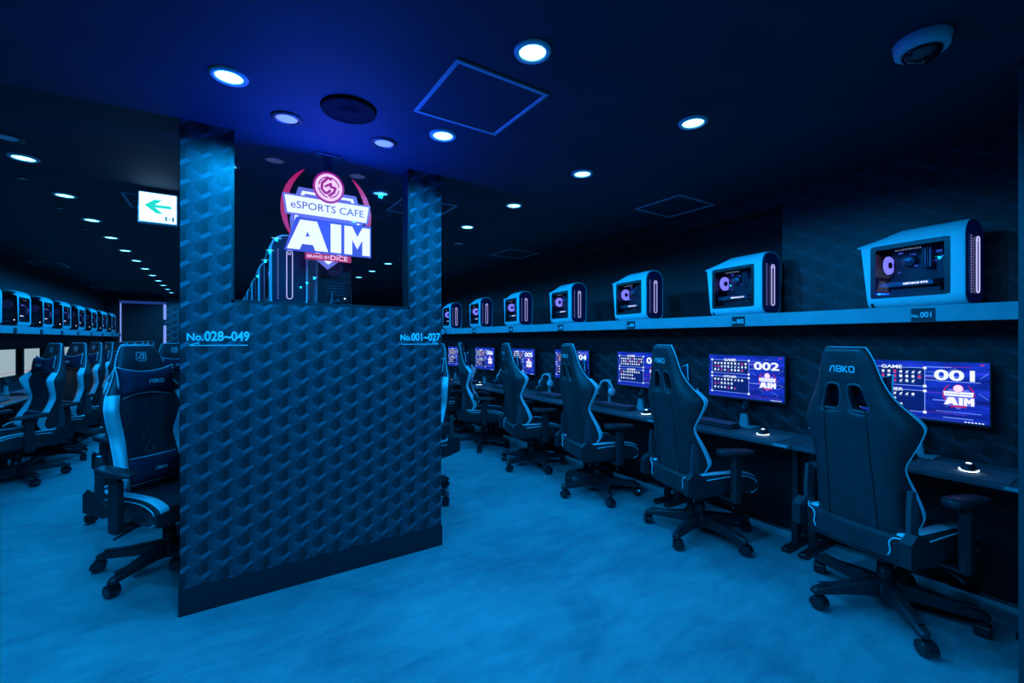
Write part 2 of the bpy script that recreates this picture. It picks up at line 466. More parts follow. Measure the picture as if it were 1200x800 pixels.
# "No." small, figures larger, thin arrow underneath
def seat_sign(xc, no, figs, left):
    lettering('number_lettering', 'No.', 0.050, xc - .099, HC + .014, 0.026, pt, 0.92)
    lettering('number_lettering', figs, 0.068, xc + .036, HC + .018, 0.028, pt, 0.80)
    mb = MB(); s = -1 if left else 1
    M = at(READ_FROM_MY, xc, PY0 - .0045, HC - .028)
    stroke(mb, [(-.125 * 1, 0), (.125, 0)], .004, 0, M)
    stroke(mb, [(s * .125, 0), (s * .085, .014), (s * .085, .004)], .004, 0, M)
    mb.build('arrow', 'print_white', pt)
seat_sign(-0.018, 'No.', '028~049', True)
seat_sign(1.058, 'No.', '001~027', False)
bb = MB().box((PXL - .006, PY0 - .010, 0), (PXR + .004, PY1 + .006, BB)).build('baseboard_centre', 'baseboard_black')
tag(bb, 'black skirting along the foot of the patterned partition', 'baseboard', kind='structure')
wi = empty('window_1', (0, 0, 0)); tag(wi, 'dark mirrored glass pane above the partition', 'window', kind='structure')
fr = 0.012
MB().box((WXL, PY0 - .004, WZ), (WXL + fr, PY1, CEIL)).build('frame', 'metal_black', wi)
MB().box((WXR - fr, PY0 - .004, WZ), (WXR, PY1, CEIL)).build('frame', 'metal_black', wi)
MB().box((WXL, PY0 - .004, WZ), (WXR, PY1, WZ + fr)).build('frame', 'metal_black', wi)
MB().add([(WXL, PY0 + .006, WZ), (WXR, PY0 + .006, WZ), (WXR, PY0 + .006, CEIL), (WXL, PY0 + .006, CEIL)], [(0, 1, 2, 3)]).build('pane', 'window_glass', wi)
# ------------------------------------------------------------------ emblem (glowing sign and the small one on the screens)
def arc(cx, cy, r, a0, a1, n=20): return [(cx + r * math.cos(R(a0 + (a1 - a0) * i / n)), cy + r * math.sin(R(a0 + (a1 - a0) * i / n))) for i in range(n + 1)]
def crescent(a0, a1):
    out = arc(0, .08, .535, a0, a1); inn = []
    n = len(out)
    for i in range(n - 1, -1, -1):
        t = i / (n - 1); wd = .07 * math.sin(math.pi * min(1, max(0, t))) ** .7
        a = R(a0 + (a1 - a0) * t); inn.append((.535 * math.cos(a) - wd * math.cos(a), .08 + .535 * math.sin(a) - wd * math.sin(a)))
    return out + inn[1:-1]
E_SHIELD = [(-.34, .32), (.34, .32), (.40, .12), (.43, -.05), (.41, -.27), (0, -.60), (-.41, -.27), (-.43, -.05), (-.40, .12)]
E_INNER = [(-.30, .28), (.30, .28), (.36, .1), (.385, -.05), (.365, -.25), (0, -.545), (-.365, -.25), (-.385, -.05), (-.36, .1)]
E_CORE = [(-.27, .25), (.27, .25), (.33, .09), (.355, -.06), (.335, -.235), (0, -.505), (-.335, -.235), (-.355, -.06), (-.33, .09)]
E_RIB = [(-.52, .225), (.52, .225), (.485, -.01), (-.485, -.01)]
E_RIBIN = [(-.495, .205), (.495, .205), (.465, .01), (-.465, .01)]
E_A = [[(-.47, -.40), (-.33, -.40), (-.19, -.06), (-.29, -.06), (-.325, -.06)], [(-.155, -.40), (-.005, -.40), (-.135, -.06), (-.29, -.06)], [(-.345, -.335), (-.135, -.335), (-.17, -.245), (-.305, -.245)]]
E_I = [[(.025, -.40), (.15, -.40), (.15, -.06), (.025, -.06)]]
E_M = [[(.19, -.40), (.285, -.40), (.285, -.06), (.19, -.06)], [(.415, -.40), (.51, -.40), (.51, -.06), (.415, -.06)],
       [(.20, -.06), (.285, -.06), (.35, -.18), (.35, -.33)], [(.50, -.06), (.415, -.06), (.35, -.18), (.35, -.33)]]
E_AIMBACK = [(-.54, -.43), (.54, -.43), (.54, -.03), (-.36, -.03)]
def emblem(emit_poly, text, small=False):
    """calls emit_poly(name, material, layer, polygons) for each piece of the emblem, back to front"""
    emit_poly('crescent', 'sign_red', 0, [crescent(120, 222)])
    emit_poly('crescent', 'sign_red', 0, [crescent(-42, 57)])
    emit_poly('shield', 'sign_blue', 1, [E_SHIELD])
    if not small:
        emit_poly('shield_line', 'sign_white', 2, [E_INNER]); emit_poly('shield_field', 'sign_blue', 3, [E_CORE])
    emit_poly('letter_backing', 'sign_deep' if not small else 'sign_blue', 4, [[(-.50, -.42), (.53, -.42), (.53, -.03), (-.37, -.03)]])
    emit_poly('ribbon_border', 'sign_blue', 5, [E_RIB]); emit_poly('ribbon', 'sign_white', 6, [E_RIBIN])
    for q in (E_A, E_I, E_M): emit_poly('letter', 'sign_white', 7, q)
    emit_poly('band', 'sign_red', 8, [[(-.27, -.505), (.27, -.505), (.27, -.43), (-.27, -.43)]])
    emit_poly('roundel_rim', 'sign_magenta', 9, [arc(0, .36, .185, 0, 360, 32)[:-1]])
    emit_poly('roundel', 'sign_pink', 10, [arc(0, .36, .160, 0, 360, 32)[:-1]])
    if not small:
        for k in range(4):
            a0 = 90 * k + 8; o = arc(0, .36, .126, a0, a0 + 74, 10); i_ = arc(0, .36, .113, a0 + 74, a0, 10)
            emit_poly('roundel_ring', 'sign_magenta', 11, [o + i_])
        text('eSPORTS CAFE', .118, .004, 1.12, 0, .108, 'sign_ink', 7)
        text('BRAND BY', .05, .012, 1.1, -.12, -.468, 'sign_pink', 9)
        text('DiCE', .078, .012, 1.25, .12, -.466, 'sign_pink', 9)
# the glowing sign hangs from the ceiling right behind the glass
SX, SZ, SS = 0.512, 2.055, 0.463
sg = empty('hanging_sign', (SX, PY0 + .05, CEIL)); tag(sg, 'glowing shield-shaped sign with large white AIM letters behind the glass', 'sign')
SM = Matrix.Translation((0, 0, SZ - CEIL)) @ READ_FROM_MY @ Matrix.Diagonal((SS, SS * 1.06, SS, 1))
def sg_poly(name, m, layer, polys):
    mb = MB(); z = layer * .0045
    for p in polys: mb.prism(p, z - (.05 if layer == 1 else .012), z, 0, SM)
    mb.build(name, m, sg)
def sg_text(body, size, bold, xs, x, y, m, layer):
    MB().mesh(text_mesh(body, size, bold, xs), 0, SM @ Matrix.Translation((x, y, layer * .0045 + .002))).build('lettering', m, sg)
emblem(sg_poly, sg_text)
mb = MB()
stroke(mb, [(.03, .45), (-.01, .47), (-.08, .40), (-.085, .33), (-.05, .29), (-.02, .29), (.02, .33)], .03, 0, SM @ Matrix.Translation((0, 0, .052)))
stroke(mb, [(-.05, .36), (.03, .41)], .025, 0, SM @ Matrix.Translation((0, 0, .0522)))
stroke(mb, [(.02, .41), (.02, .37), (.075, .36), (.06, .31), (-.005, .255)], .03, 0, SM @ Matrix.Translation((0, 0, .0524)))
mb.build('monogram', 'sign_magenta', sg)
MB().rbox((-.022, .010, -.25), (.022, .028, 0), .003).build('hanger', 'metal_black', sg)
sl = bpy.data.lights.new('sign_lamp', 'AREA'); sl.energy = SIGN_FILL_W; sl.color = (0.0, 0.05, 1.0); sl.shape = 'RECTANGLE'; sl.size = .30; sl.size_y = .03  # bodiless fill light added before the glass, washes the ceiling blue
so = bpy.data.objects.new('sign_lamp', sl); COL.objects.link(so); so.parent = sg; so.location = (0, -.10, SZ - CEIL - .20); so.rotation_euler = (R(180 + 22), 0, 0)
MB().rbox((-.07, -.02, -.012), (.07, .05, 0), .003).build('ceiling_plate', 'metal_black', sg)
# ------------------------------------------------------------------ ceiling fixtures
def make_downlight(lit, lens=None):
    o = empty('downlight')
    MB().lathe([(.050, -.004), (.052, -.010), (.066, -.009), (.070, -.002), (.070, 0.0)], 28).build('trim_ring', 'light_trim' if lit else 'plastic_black', o)
    MB().lathe([(.0, -.007), (.030, -.0065), (.051, -.004)], 24).build('lens', lens or ('lens_on' if lit else 'lens_off'), o)
    if lit:
        l = bpy.data.lights.new('downlight_lamp', 'SPOT'); l.energy = LAMP_W; l.color = LAMP_COL
        l.spot_size = R(172); l.spot_blend = 0.35; l.shadow_soft_size = 0.014
        lo = bpy.data.objects.new('lamp', l); COL.objects.link(lo); lo.parent = o; lo.location = (0, 0, -.024)
    return o
DL_ON = make_downlight(True); DL_OFF = make_downlight(False); DL_DIM = make_downlight(False, 'lens_dim'); used = set()
def put(proto, loc, rz=0):
    if proto.name in used: o = copy_tree(proto)
    else: o = proto; used.add(proto.name)
    o.location = loc; o.rotation_euler = (0, 0, rz); return o
ORD = ['first', 'second', 'third', 'fourth', 'fifth', 'sixth', 'seventh', 'eighth', 'ninth', 'tenth', 'eleventh', 'twelfth', 'thirteenth', 'fourteenth', 'fifteenth']
def Yk(k): return 1.34 + .806 * k
for k in range(0, 10):
    tag(put(DL_ON, (1.95, Yk(k), CEIL)), 'lit downlight over the numbered desk aisle, %s from the dome camera' % ORD[k], 'downlight', 'lit downlights over the numbered desk aisle')
for k in range(2):
    tag(put(DL_ON, (.969, Yk(k), CEIL)), 'lit downlight beside the large ceiling hatch, %s' % ('farther from the glass' if k == 0 else 'nearer the glass'), 'downlight', 'lit downlights before the partition')
tag(put(DL_ON, (.02, Yk(1), CEIL)), 'lit downlight above the edge of the partition reading 028~049', 'downlight', 'lit downlights before the partition')
for k in range(1, 15):
    tag(put(DL_ON, (-.99, 1.34 + .81 * k, CEIL)), 'lit downlight over the aisle with the exit sign, %s counting toward the doorway' % ORD[k - 1], 'downlight', 'lit downlights over the exit sign aisle')
for i, (x, y) in enumerate([(.02, Yk(0)), (.47, .13), (.47, -.62), (.47, -1.4), (.48, -3.1), (1.31, -2.8), (1.31, -3.6), (1.31, -4.4), (-.99, Yk(0) - .806)]):
    tag(put(DL_ON, (x, y, CEIL)), 'lit downlight mirrored in the window glass, %s of its line' % ORD[i], 'downlight', 'lit downlights facing the partition')
for nm, x, y in (('left of the round ceiling speaker', .2585, 2.397), ('right of the round ceiling speaker', .737, 2.406), ('near the corner above the pale screens', -.965, 3.44),
                 ('above the fourth computer tower from desk 001', 2.20, 4.45), ):
    tag(put(DL_DIM if 'speaker' in nm else DL_OFF, (x, y, CEIL)), 'dim round downlight ' + nm, 'downlight', 'unlit downlights')
for k, y in enumerate((4.25, 5.05, 5.86, 6.67, 7.5, 8.3)):
    o = put(DL_OFF, (-1.12, y, CEIL)); o.scale = (.55, .55, 1)
    tag(o, 'unlit small downlight between the lit ones, %s toward the doorway' % ORD[k], 'downlight', 'unlit downlights')
sp = empty('ceiling_speaker', (.493, 2.149, CEIL)); tag(sp, 'round black speaker grille in the ceiling before the glass', 'speaker')
MB().lathe([(.104, -.008), (.110, -.014), (.121, -.013), (.126, 0)], 36).build('rim', 'speaker_mesh', sp)
MB().lathe([(0, -.012), (.045, -.011), (.05, -.007), (.098, -.006)], 36).build('grille', 'speaker_mesh', sp)
def hatch(x0, x1, y0, y1, label):
    o = empty('ceiling_hatch', ((x0 + x1) / 2, (y0 + y1) / 2, CEIL)); hx = (x1 - x0) / 2; hy = (y1 - y0) / 2; t = .019
    tag(o, label, 'ceiling hatch', 'ceiling hatches')
    for a, b in (((-hx, -hy), (hx, -hy + t)), ((-hx, hy - t), (hx, hy)), ((-hx, -hy + t), (-hx + t, hy - t)), ((hx - t, -hy + t), (hx, hy - t))):
        MB().rbox((*a, -.008), (*b, 0), .002).build('frame_strip', 'hatch_aluminium', o)
    MB().box((-hx + t, -hy + t, -.003), (hx - t, hy - t, 0)).build('panel', 'ceiling_paint', o)
hatch(.748, 1.197, 1.53, 1.99, 'large square ceiling hatch with pale metal frame between bright downlights')
hatch(2.83, 3.28, 2.05, 2.49, 'faint square ceiling hatch above the second computer tower')
hatch(2.84, 3.29, 4.40, 4.85, 'faint small ceiling hatch above the fourth computer tower')
hatch(1.13, 1.58, 3.20, 3.65, 'ceiling hatch half hidden behind the narrow partition strip')
hatch(-.63, -.18, 4.245, 4.69, 'ceiling hatch right behind the green arrow sign')
hatch(-2.26, -1.90, 8.65, 9.10, 'faint ceiling hatch above the shelf at the picture edge')
hatch(-2.26, -1.90, 12.1, 12.55, 'faint ceiling hatch just before the dark doorway')
cm = empty('dome_camera', (2.10, .52, CEIL)); tag(cm, 'white ceiling dome camera with dark glass bubble', 'security camera')
MB().lathe([(.070, -.046), (.076, -.044), (.082, -.006), (.078, 0)], 36).build('housing', 'camera_white', cm)
MB().lathe([(0, -.088), (.022, -.085), (.042, -.074), (.055, -.058), (.060, -.044)], 28).build('bubble', 'dome_dark', cm)
mb = MB(); mb.rbox((-.012, -.0815, -.034), (.012, -.079, -.016), .001); o = mb.build('label_plate', 'plate_black', cm); o.rotation_euler = (0, 0, R(25))
MB().lathe([(.060, -.0475), (.068, -.049), (.0705, -.044)], 36).build('ring', 'camera_white', cm)
# exit sign
ex = empty('exit_sign', (-.389, 4.03, CEIL)); tag(ex, 'lit white ceiling sign with green arrow pointing left', 'exit sign')
MB().rbox((-.113, -.012, -.255), (.113, .025, -.030), .004).build('housing', 'light_trim', ex)
MB().box((-.104, -.0145, -.243), (.104, -.011, -.040)).build('face_panel', 'exit_white', ex)
mb = MB(); M = at(READ_FROM_MY, 0, -.0155, -.134)
mb.add([(-.075, .005, 0), (-.02, .050, 0), (.022, .050, 0), (-.018, .014, 0), (.075, .014, 0), (.075, -.006, 0), (-.018, -.006, 0), (.03, -.046, 0), (-.012, -.046, 0)],
       [(0, 1, 2, 3), (3, 4, 5, 6), (0, 3, 6), (0, 6, 7, 8)], 0, False, M)
mb.build('arrow', 'exit_green', ex, recalc=False)
mb = MB(); M = at(READ_FROM_MY, .065, -.0155, -.212)
for x in (-.020, .020): mb.add([(x - .006, -.016, 0), (x + .006, -.016, 0), (x + .006, .016, 0), (x - .006, .016, 0)], [(0, 1, 2, 3)], 0, False, M)
stroke(mb, [(-.005, .010), (.004, .004), (-.004, -.004), (.004, -.010)], .004, 0, M)
mb.build('door_mark', 'exit_mark', ex, recalc=False)
for x in (-.05, .05): MB().cyl((x, .006, -.032), (x, .006, 0), .006).build('hanger', 'metal_black', ex)
# ------------------------------------------------------------------ gaming chair
def lerp_table(tab, t):
    for (a, x), (b, y) in zip(tab, tab[1:]):
        if t <= b:
            s = (t - a) / (b - a); s = s * s * (3 - 2 * s); return x + (y - x) * s
    return tab[-1][1]
BW = [(0, .196), (.07, .226), (.22, .214), (.37, .200), (.48, .240), (.57, .262), (.66, .226), (.755, .165), (.85, .138), (.94, .124), (1, .094)]
BD = [(0, .06), (.08, .165), (.22, .115), (.37, .045), (.48, .110), (.57, .155), (.66, .090), (.755, .035), (.85, .026), (1, .012)]
def catmull(P, n):
    out = []
    for i in range(len(P) - 1):
        p0 = P[max(i - 1, 0)]; p1 = P[i]; p2 = P[i + 1]; p3 = P[min(i + 2, len(P) - 1)]
        for k in range(n):
            t = k / n
            out.append(.5 * ((2 * p1) + (p2 - p0) * t + (2 * p0 - 5 * p1 + 4 * p2 - p3) * t * t + (3 * p1 - p0 - 3 * p2 + p3) * t ** 3))
    out.append(P[-1]); return out
def split_materials(me, names, mats, parent):
    """one object for each material index of a smoothed mesh"""
    objs = {}
    for i, nm, sd in [(i, nm, sd) for i, nm in names.items() for sd in ((-1, 1) if 'bolster' in nm else (0,))]:
        mb = MB(); mp = {}
        for p in me.polygons:
            if p.material_index != i or p.center.x * sd < 0: continue
            f = []
            for v in p.vertices:
                if v not in mp: mp[v] = len(mb.v); mb.v.append(tuple(me.vertices[v].co))
                f.append(mp[v])
            mb.f.append(f); mb.m.append(0); mb.s.append(True)
        objs[i] = mb.build(nm, mats[i], parent, recalc=False)
    return objs
def make_chair():
    ch = empty('gaming_chair')
    # ---- backrest
    TS = [0, .03, .08, .15, .22, .30, .37, .43, .48, .53, .57, .610, .655, .72, .795, .86, .92, .97, 1.0]
    US = [-1, -.86, -.64, -.52, -.13, .13, .52, .64, .86, 1]
    NT, NU = len(TS), len(US); Lb = .872
    BT = Matrix.Translation((0, -.185, .450)) @ Matrix.Rotation(R(7), 4, 'X')
    V = []; F = []; Mi = []
    def front(u, t):
        w_ = lerp_table(BW, t); b = lerp_table(BD, t); th = 1 if t < .7 else 1 - .35 * (t - .7) / .3
        a = abs(u)
        y = .035 * th if a < .5 else (.035 * th + .25 * b if a < .7 else .012 + .97 * b)
        return (u * w_, y, t * Lb)
    def back(u, t):
        w_ = lerp_table(BW, t); b = lerp_table(BD, t); th = 1 if t < .7 else 1 - .35 * (t - .7) / .3
        a = abs(u)
        y = -.048 * th if a < .7 else -.040 * th + .12 * b
        return (u * w_ * (1 if a < .7 else 1.02 + .10 * max(0, 1 - t / .45)), y, t * Lb)
    fi = {}; bi = {}
    for i, t in enumerate(TS):
        for j, u in enumerate(US):
            if j in (0, NU - 1):
                w_ = lerp_table(BW, t); b = lerp_table(BD, t)
                fi[i, j] = bi[i, j] = len(V); V.append((u * w_, .72 * b - .004, t * Lb))
            else:
                fi[i, j] = len(V); V.append(front(u, t)); bi[i, j] = len(V); V.append(back(u, t))
    def slot(i, j): return 12 <= i <= 13 and j in (3, 5)
    for i in range(NT - 1):
        for j in range(NU - 1):
            if slot(i, j): continue
            tm = (TS[i] + TS[i + 1]) / 2
            white = j in (0, 1, 7, 8) and tm < .68
            F.append((fi[i, j], fi[i + 1, j], fi[i + 1, j + 1], fi[i, j + 1])); Mi.append(2 if white else 1)
            F.append((bi[i, j], bi[i, j + 1], bi[i + 1, j + 1], bi[i + 1, j])); Mi.append(0)
    for i in (0, NT - 1):
        for j in range(NU - 1):
            q = [fi[i, j], fi[i, j + 1], bi[i, j + 1], bi[i, j]]
            q = list(dict.fromkeys(q)); F.append(q if i == 0 else q[::-1]); Mi.append(0)
    for j in (3, 5):     # walls of the harness slots
        loop = [(12, j), (13, j), (14, j), (14, j + 1), (13, j + 1), (12, j + 1)]
        for k in range(6):
            a, b = loop[k], loop[(k + 1) % 6]
            F.append((fi[a], bi[a], bi[b], fi[b])); Mi.append(0)
    me = bpy.data.meshes.new('b'); me.from_pydata(V, [], F)
    for _ in range(3): me.materials.append(MATS['leather_black'])
    me.polygons.foreach_set('material_index', Mi)
    bm = bmesh.new(); bm.from_mesh(me); bmesh.ops.recalc_face_normals(bm, faces=bm.faces); bm.to_mesh(me); bm.free()
    sm = evaluated(me, 2); sm.transform(BT)
    P = [v.co.copy() for v in sm.vertices]
    split_materials(sm, {0: 'backrest', 1: 'backrest_front', 2: 'side_bolster'}, {0: 'leather_black', 1: 'leather_front', 2: 'leather_white'}, ch)
    # piping follows the outer edge over the head
    path = [P[fi[i, 0]] for i in range(1, NT)] + [P[fi[NT - 1, j]] for j in range(1, NU - 1)] + [P[fi[i, NU - 1]] for i in range(NT - 1, 0, -1)]
    path = catmull(path, 3)
    MB().tube(path, .0034, 6).build('piping', 'piping_white', ch)
    # rear seams
    for s in (-1, 1):
        pts = [BT @ Vector((s * (.088 + .022 * (1 - t)), -.0475, t * Lb)) for t in [x / 12 for x in range(0, 9)]]
        MB().tube(pts, .0035, 5).build('rear_seam', 'seam_black', ch)
        ring = [P[bi[a]].copy() for a in [(12, 3 if s < 0 else 5), (13, 3 if s < 0 else 5), (14, 3 if s < 0 else 5), (14, 4 if s < 0 else 6), (13, 4 if s < 0 else 6), (12, 4 if s < 0 else 6)]]
        MB().tube(catmull(ring + [ring[0]], 3)[:-1], .008, 6, closed=True).build('slot_rim', 'plastic_grey', ch)
    # logos
    mb = MB(); chair_logo(mb, .031, BT @ Matrix.Translation((0, -.0415, .885 * Lb)) @ READ_FROM_MY)
    mb.build('rear_logo', 'piping_white', ch, recalc=False)
    FR = Matrix.Rotation(R(180), 4, 'Z') @ READ_FROM_MY
    mb = MB(); chair_icon(mb, .052, BT @ Matrix.Translation((0, .0285, .915 * Lb)) @ FR); mb.build('front_logo', 'piping_white', ch, recalc=False)
    # quilting stitches on the front panel
    mb = MB()
    for k in range(-9, 10):
        for d in (-1, 1):
            pts = []
            for q in range(9):
                z = .12 + q * .034; x = k * .042 + d * (z - .12) * .55
                if abs(x) < .098: pts.append(BT @ Vector((x, .0372, z)))
            if len(pts) > 1: mb.tube(pts, .0022, 4)
    tag(mb.build('quilting', 'plastic_grey', ch), kind='stuff')
    # ---- pillows
    def pillow(name, zc, hw, hh, th, y0, pinch, m):
        V = []; n = 14
        mb = MB(); rows = 9; cols = 15
        idx = {}
        for side in (1, -1):
            for i in range(rows):
                for j in range(cols):
                    u = -1 + 2 * j / (cols - 1); v = -1 + 2 * i / (rows - 1)
                    h_ = hh * (1 - pinch * (1 - u * u))
                    wv = hw * (1 - .06 * (1 - v * v))
                    bul = max(0, (1 - u ** 4) * (1 - v ** 4)) ** .5
                    edge = i in (0, rows - 1) or j in (0, cols - 1)
                    if side == -1 and edge: idx[side, i, j] = idx[1, i, j]; continue
                    idx[side, i, j] = len(V); V.append((u * wv, y0 + th * (.35 + bul * (.65 if side == 1 else -.35)), zc + v * h_))
        F = []
        for side in (1, -1):
            for i in range(rows - 1):
                for j in range(cols - 1):
                    F.append((idx[side, i, j], idx[side, i, j + 1], idx[side, i + 1, j + 1], idx[side, i + 1, j]))
        mb.add(V, F, 0, True, BT); o = mb.build(name, m, ch)
        edge = [(0, j) for j in range(cols)] + [(i, cols - 1) for i in range(1, rows)] + [(rows - 1, j) for j in range(cols - 2, -1, -1)] + [(i, 0) for i in range(rows - 2, 0, -1)]
        MB().tube([BT @ Vector(V[idx[1, a, b]]) for a, b in edge], .0035, 6, closed=True).build('pillow_piping', 'piping_white', o)
        mb = MB(); chair_logo(mb, hh * .22, BT @ Matrix.Translation((0 if name != 'head_pillow' else -.02, y0 + th * .99 + .002, zc)) @ FR); mb.build('pillow_logo', 'piping_white', o, recalc=False)
    pillow('head_pillow', .640, .160, .100, .085, .030, .36, 'velour_navy')
    pillow('lumbar_pillow', .115, .150, .078, .095, .030, .05, 'velour_navy')
    # ---- seat
    ys = [-.235, -.22, -.10, .02, .13, .215, .262, .275]
    xs = [-1, -.93, -.72, -.5, 0, .5, .72, .93, 1]
    V = []; F = []; Mi = []; ti = {}; bo = {}
    for i, y in enumerate(ys):
        rise = 1 if y < .15 else max(0, 1 - (y - .15) / .13)
        droop = 0 if y < .2 else (y - .2) * .35
        for j, u in enumerate(xs):
            a = abs(u)
            z = {0: .455, .5: .457, .72: .468 + .020 * rise, .93: .463 + .026 * rise, 1: .43}[a] - droop
            ti[i, j] = len(V); V.append((u * .250, y, z))
            bo[i, j] = len(V); V.append((u * .250 * (.97 if a > .9 else 1), y * (.95 if y > .2 else 1), .335 + (.02 if a == 1 else 0)))
    for i in range(len(ys) - 1):
        for j in range(len(xs) - 1):
            F.append((ti[i, j], ti[i, j + 1], ti[i + 1, j + 1], ti[i + 1, j])); Mi.append(1 if j in (1, 6) else 2 if j in (2, 3, 4, 5) else 0)
            F.append((bo[i, j], bo[i + 1, j], bo[i + 1, j + 1], bo[i, j + 1])); Mi.append(0)
    n = len(xs) - 1; e = len(ys) - 1
    for i in range(e):
        F.append((ti[i, 0], ti[i + 1, 0], bo[i + 1, 0], bo[i, 0])); Mi.append(0)
        F.append((ti[i, n], bo[i, n], bo[i + 1, n], ti[i + 1, n])); Mi.append(0)
    for j in range(n):
        F.append((ti[0, j], bo[0, j], bo[0, j + 1], ti[0, j + 1])); Mi.append(0)
        F.append((ti[e, j], ti[e, j + 1], bo[e, j + 1], bo[e, j])); Mi.append(0)
    me = bpy.data.meshes.new('s'); me.from_pydata(V, [], F)
    for _ in range(3): me.materials.append(MATS['leather_black'])
    me.polygons.foreach_set('material_index', Mi)
    bm = bmesh.new(); bm.from_mesh(me); bmesh.ops.recalc_face_normals(bm, faces=bm.faces); bm.to_mesh(me); bm.free()
    sm = evaluated(me, 2)
    split_materials(sm, {0: 'seat', 1: 'seat_bolster', 2: 'seat_cushion'}, {0: 'leather_black', 1: 'leather_white', 2: 'leather_front'}, ch)
    for s in (-1, 1):
        pts = [(s * .245, -.16, .452), (s * .246, -.02, .462), (s * .247, .10, .466), (s * .246, .18, .455), (s * .244, .235, .43), (s * .242, .255, .395), (s * .240, .245, .362), (s * .239, .21, .345)]
        MB().tube(catmull([Vector(p) for p in pts], 4), .0034, 6).build('seat_piping', 'piping_white', ch)
    # ---- rear apron and hinge covers
    mb = MB(); V = []; F = []
    nx = 12
    for k in range(nx + 1):
        x = -.226 + .452 * k / nx; c = 1 - (x / .226) ** 2
        for (y, z) in ((-.225 - .028 * c, .475), (-.245 - .028 * c, .463), (-.245 - .028 * c, .375), (-.225 - .028 * c, .362), (-.20, .362), (-.20, .475)): V.append((x, y, z))
    for k in range(nx):
        for q in range(6): F.append((k * 6 + q, k * 6 + (q + 1) % 6, k * 6 + 6 + (q + 1) % 6, k * 6 + 6 + q))
    F.append(tuple(range(6))); F.append(tuple(nx * 6 + q for q in range(6)))
    mb.add(V, F, 0, False); mb.build('rear_apron', 'leather_black', ch)
    for s in (-1, 1):
        pts = [(s * .224, -.232, .490), (s * .212, -.250, .474), (s * .185, -.258, .468), (s * .170, -.262, .445), (s * .175, -.262, .41), (s * .165, -.262, .385)]
        MB().tube(catmull([Vector(p) for p in pts], 3), .0034, 6).build('apron_piping', 'piping_white', ch)
        M = Matrix(((0, 0, 1, 0), (1, 0, 0, 0), (0, 1, 0, 0), (0, 0, 0, 1)))
        hc = MB().prism([(-.295, .372), (-.12, .360), (-.055, .385), (-.075, .42), (-.15, .455), (-.20, .50), (-.25, .51), (-.295, .475)], s * .228, s * .272, 0, M).build('hinge_cover', 'plastic_black', ch)
        MB().prism([(-.245, .49), (-.19, .46), (-.195, .60), (-.21, .685), (-.235, .69), (-.245, .60)], s * .224, s * .243, 0, M).build('hinge_plate', 'plastic_grey', hc)
        # armrest
        ar = MB().rbox((s * .298 - .024, .005, .315), (s * .298 + .024, .072, .60), .012).build('armrest', 'plastic_black', ch)
        MB().rbox((min(s * .10, s * .318), .010, .312), (max(s * .10, s * .318), .066, .334), .005).build('arm_bracket', 'metal_black', ar)
        MB().rbox((s * .298 - .018, .012, .58), (s * .298 + .018, .066, .630), .008).build('arm_column', 'metal_black', ar)
        n = 20; rows = []
        for (k, z) in ((.80, .622), (.97, .626), (1.0, .637), (.95, .648), (.72, .653)):
            r_ = []
            for q in range(n):
                a = 2 * math.pi * q / n; cx = math.cos(a); sy = math.sin(a)
                sg_ = lambda t, p: math.copysign(abs(t) ** p, t)
                r_.append((s * .298 + .050 * k * sg_(cx, .7), .035 + (.135 * (k + 1) / 2) * sg_(sy, .7), z + .010 * (sy if sy < 0 else sy * .6) * -1 * (z > .63)))
            rows.append(r_)
        V = [p for r_ in rows for p in r_]
        F = [(i * n + q, i * n + (q + 1) % n, (i + 1) * n + (q + 1) % n, (i + 1) * n + q) for i in range(4) for q in range(n)] + [tuple(range(n)), tuple(4 * n + q for q in range(n))]
        MB().add(V, F, 0, True).build('arm_pad', 'plastic_black', ar)
    # ---- mechanism and lift
    MB().rbox((-.10, -.14, .290), (.10, .12, .338), .010).build('tilt_mechanism', 'metal_black', ch)
    MB().tube([(.09, .02, .305), (.20, .03, .305), (.265, .03, .290), (.30, .02, .275)], .006, 6).build('lever', 'metal_black', ch)
    MB().cyl((0, 0, .10), (0, 0, .225), .036, .034, 18).cyl((0, 0, .20), (0, 0, .295), .026, None, 16).build('gas_lift', 'metal_black', ch)
    MB().lathe([(.0, .060), (.050, .064), (.060, .085), (.058, .130), (.045, .150), (0.0, .152)], 20).build('hub', 'plastic_black', ch)
    # ---- five-star base: each leg with its caster
    leg_me = None
    mbl = MB(); st = [(.035, .030, .070, .150), (.12, .028, .080, .142), (.23, .025, .080, .126), (.325, .023, .076, .110), (.352, .021, .074, .104), (.366, .014, .076, .097)]
    V = []; F = []
    for (r_, hw, z0, z1) in st:
        c = .008
        V += [(r_, -hw, z0), (r_, hw, z0), (r_, hw, z1 - c), (r_, hw - c, z1), (r_, -hw + c, z1), (r_, -hw, z1 - c)]
    for i in range(len(st) - 1):
        for q in range(6): F.append((i * 6 + q, i * 6 + (q + 1) % 6, i * 6 + 6 + (q + 1) % 6, i * 6 + 6 + q))
    F += [tuple(range(6)), tuple((len(st) - 1) * 6 + q for q in range(6))]
    mbl.add(V, F)
    mbl.rbox((.21, -.016, .117), (.33, .016, .126), .004, 0, Matrix.Rotation(0, 4, 'Y'))
    mbc = MB()
    for s in (-1, 1):
        mbc.cyl((-.014, s * .006, .032), (-.014, s * .028, .032), .032, .028, 18)
    mbc.cyl((0, 0, .03), (0, 0, .078), .008, None, 10)
    pts = arc(-.014, .032, .037, -20, 200, 14); inn = arc(-.014, .032, .031, 200, -20, 14)
    M = Matrix(((1, 0, 0, 0), (0, 0, 1, 0), (0, 1, 0, 0), (0, 0, 0, 1)))
    mbc.prism(pts + inn, -.024, .024, 0, M)
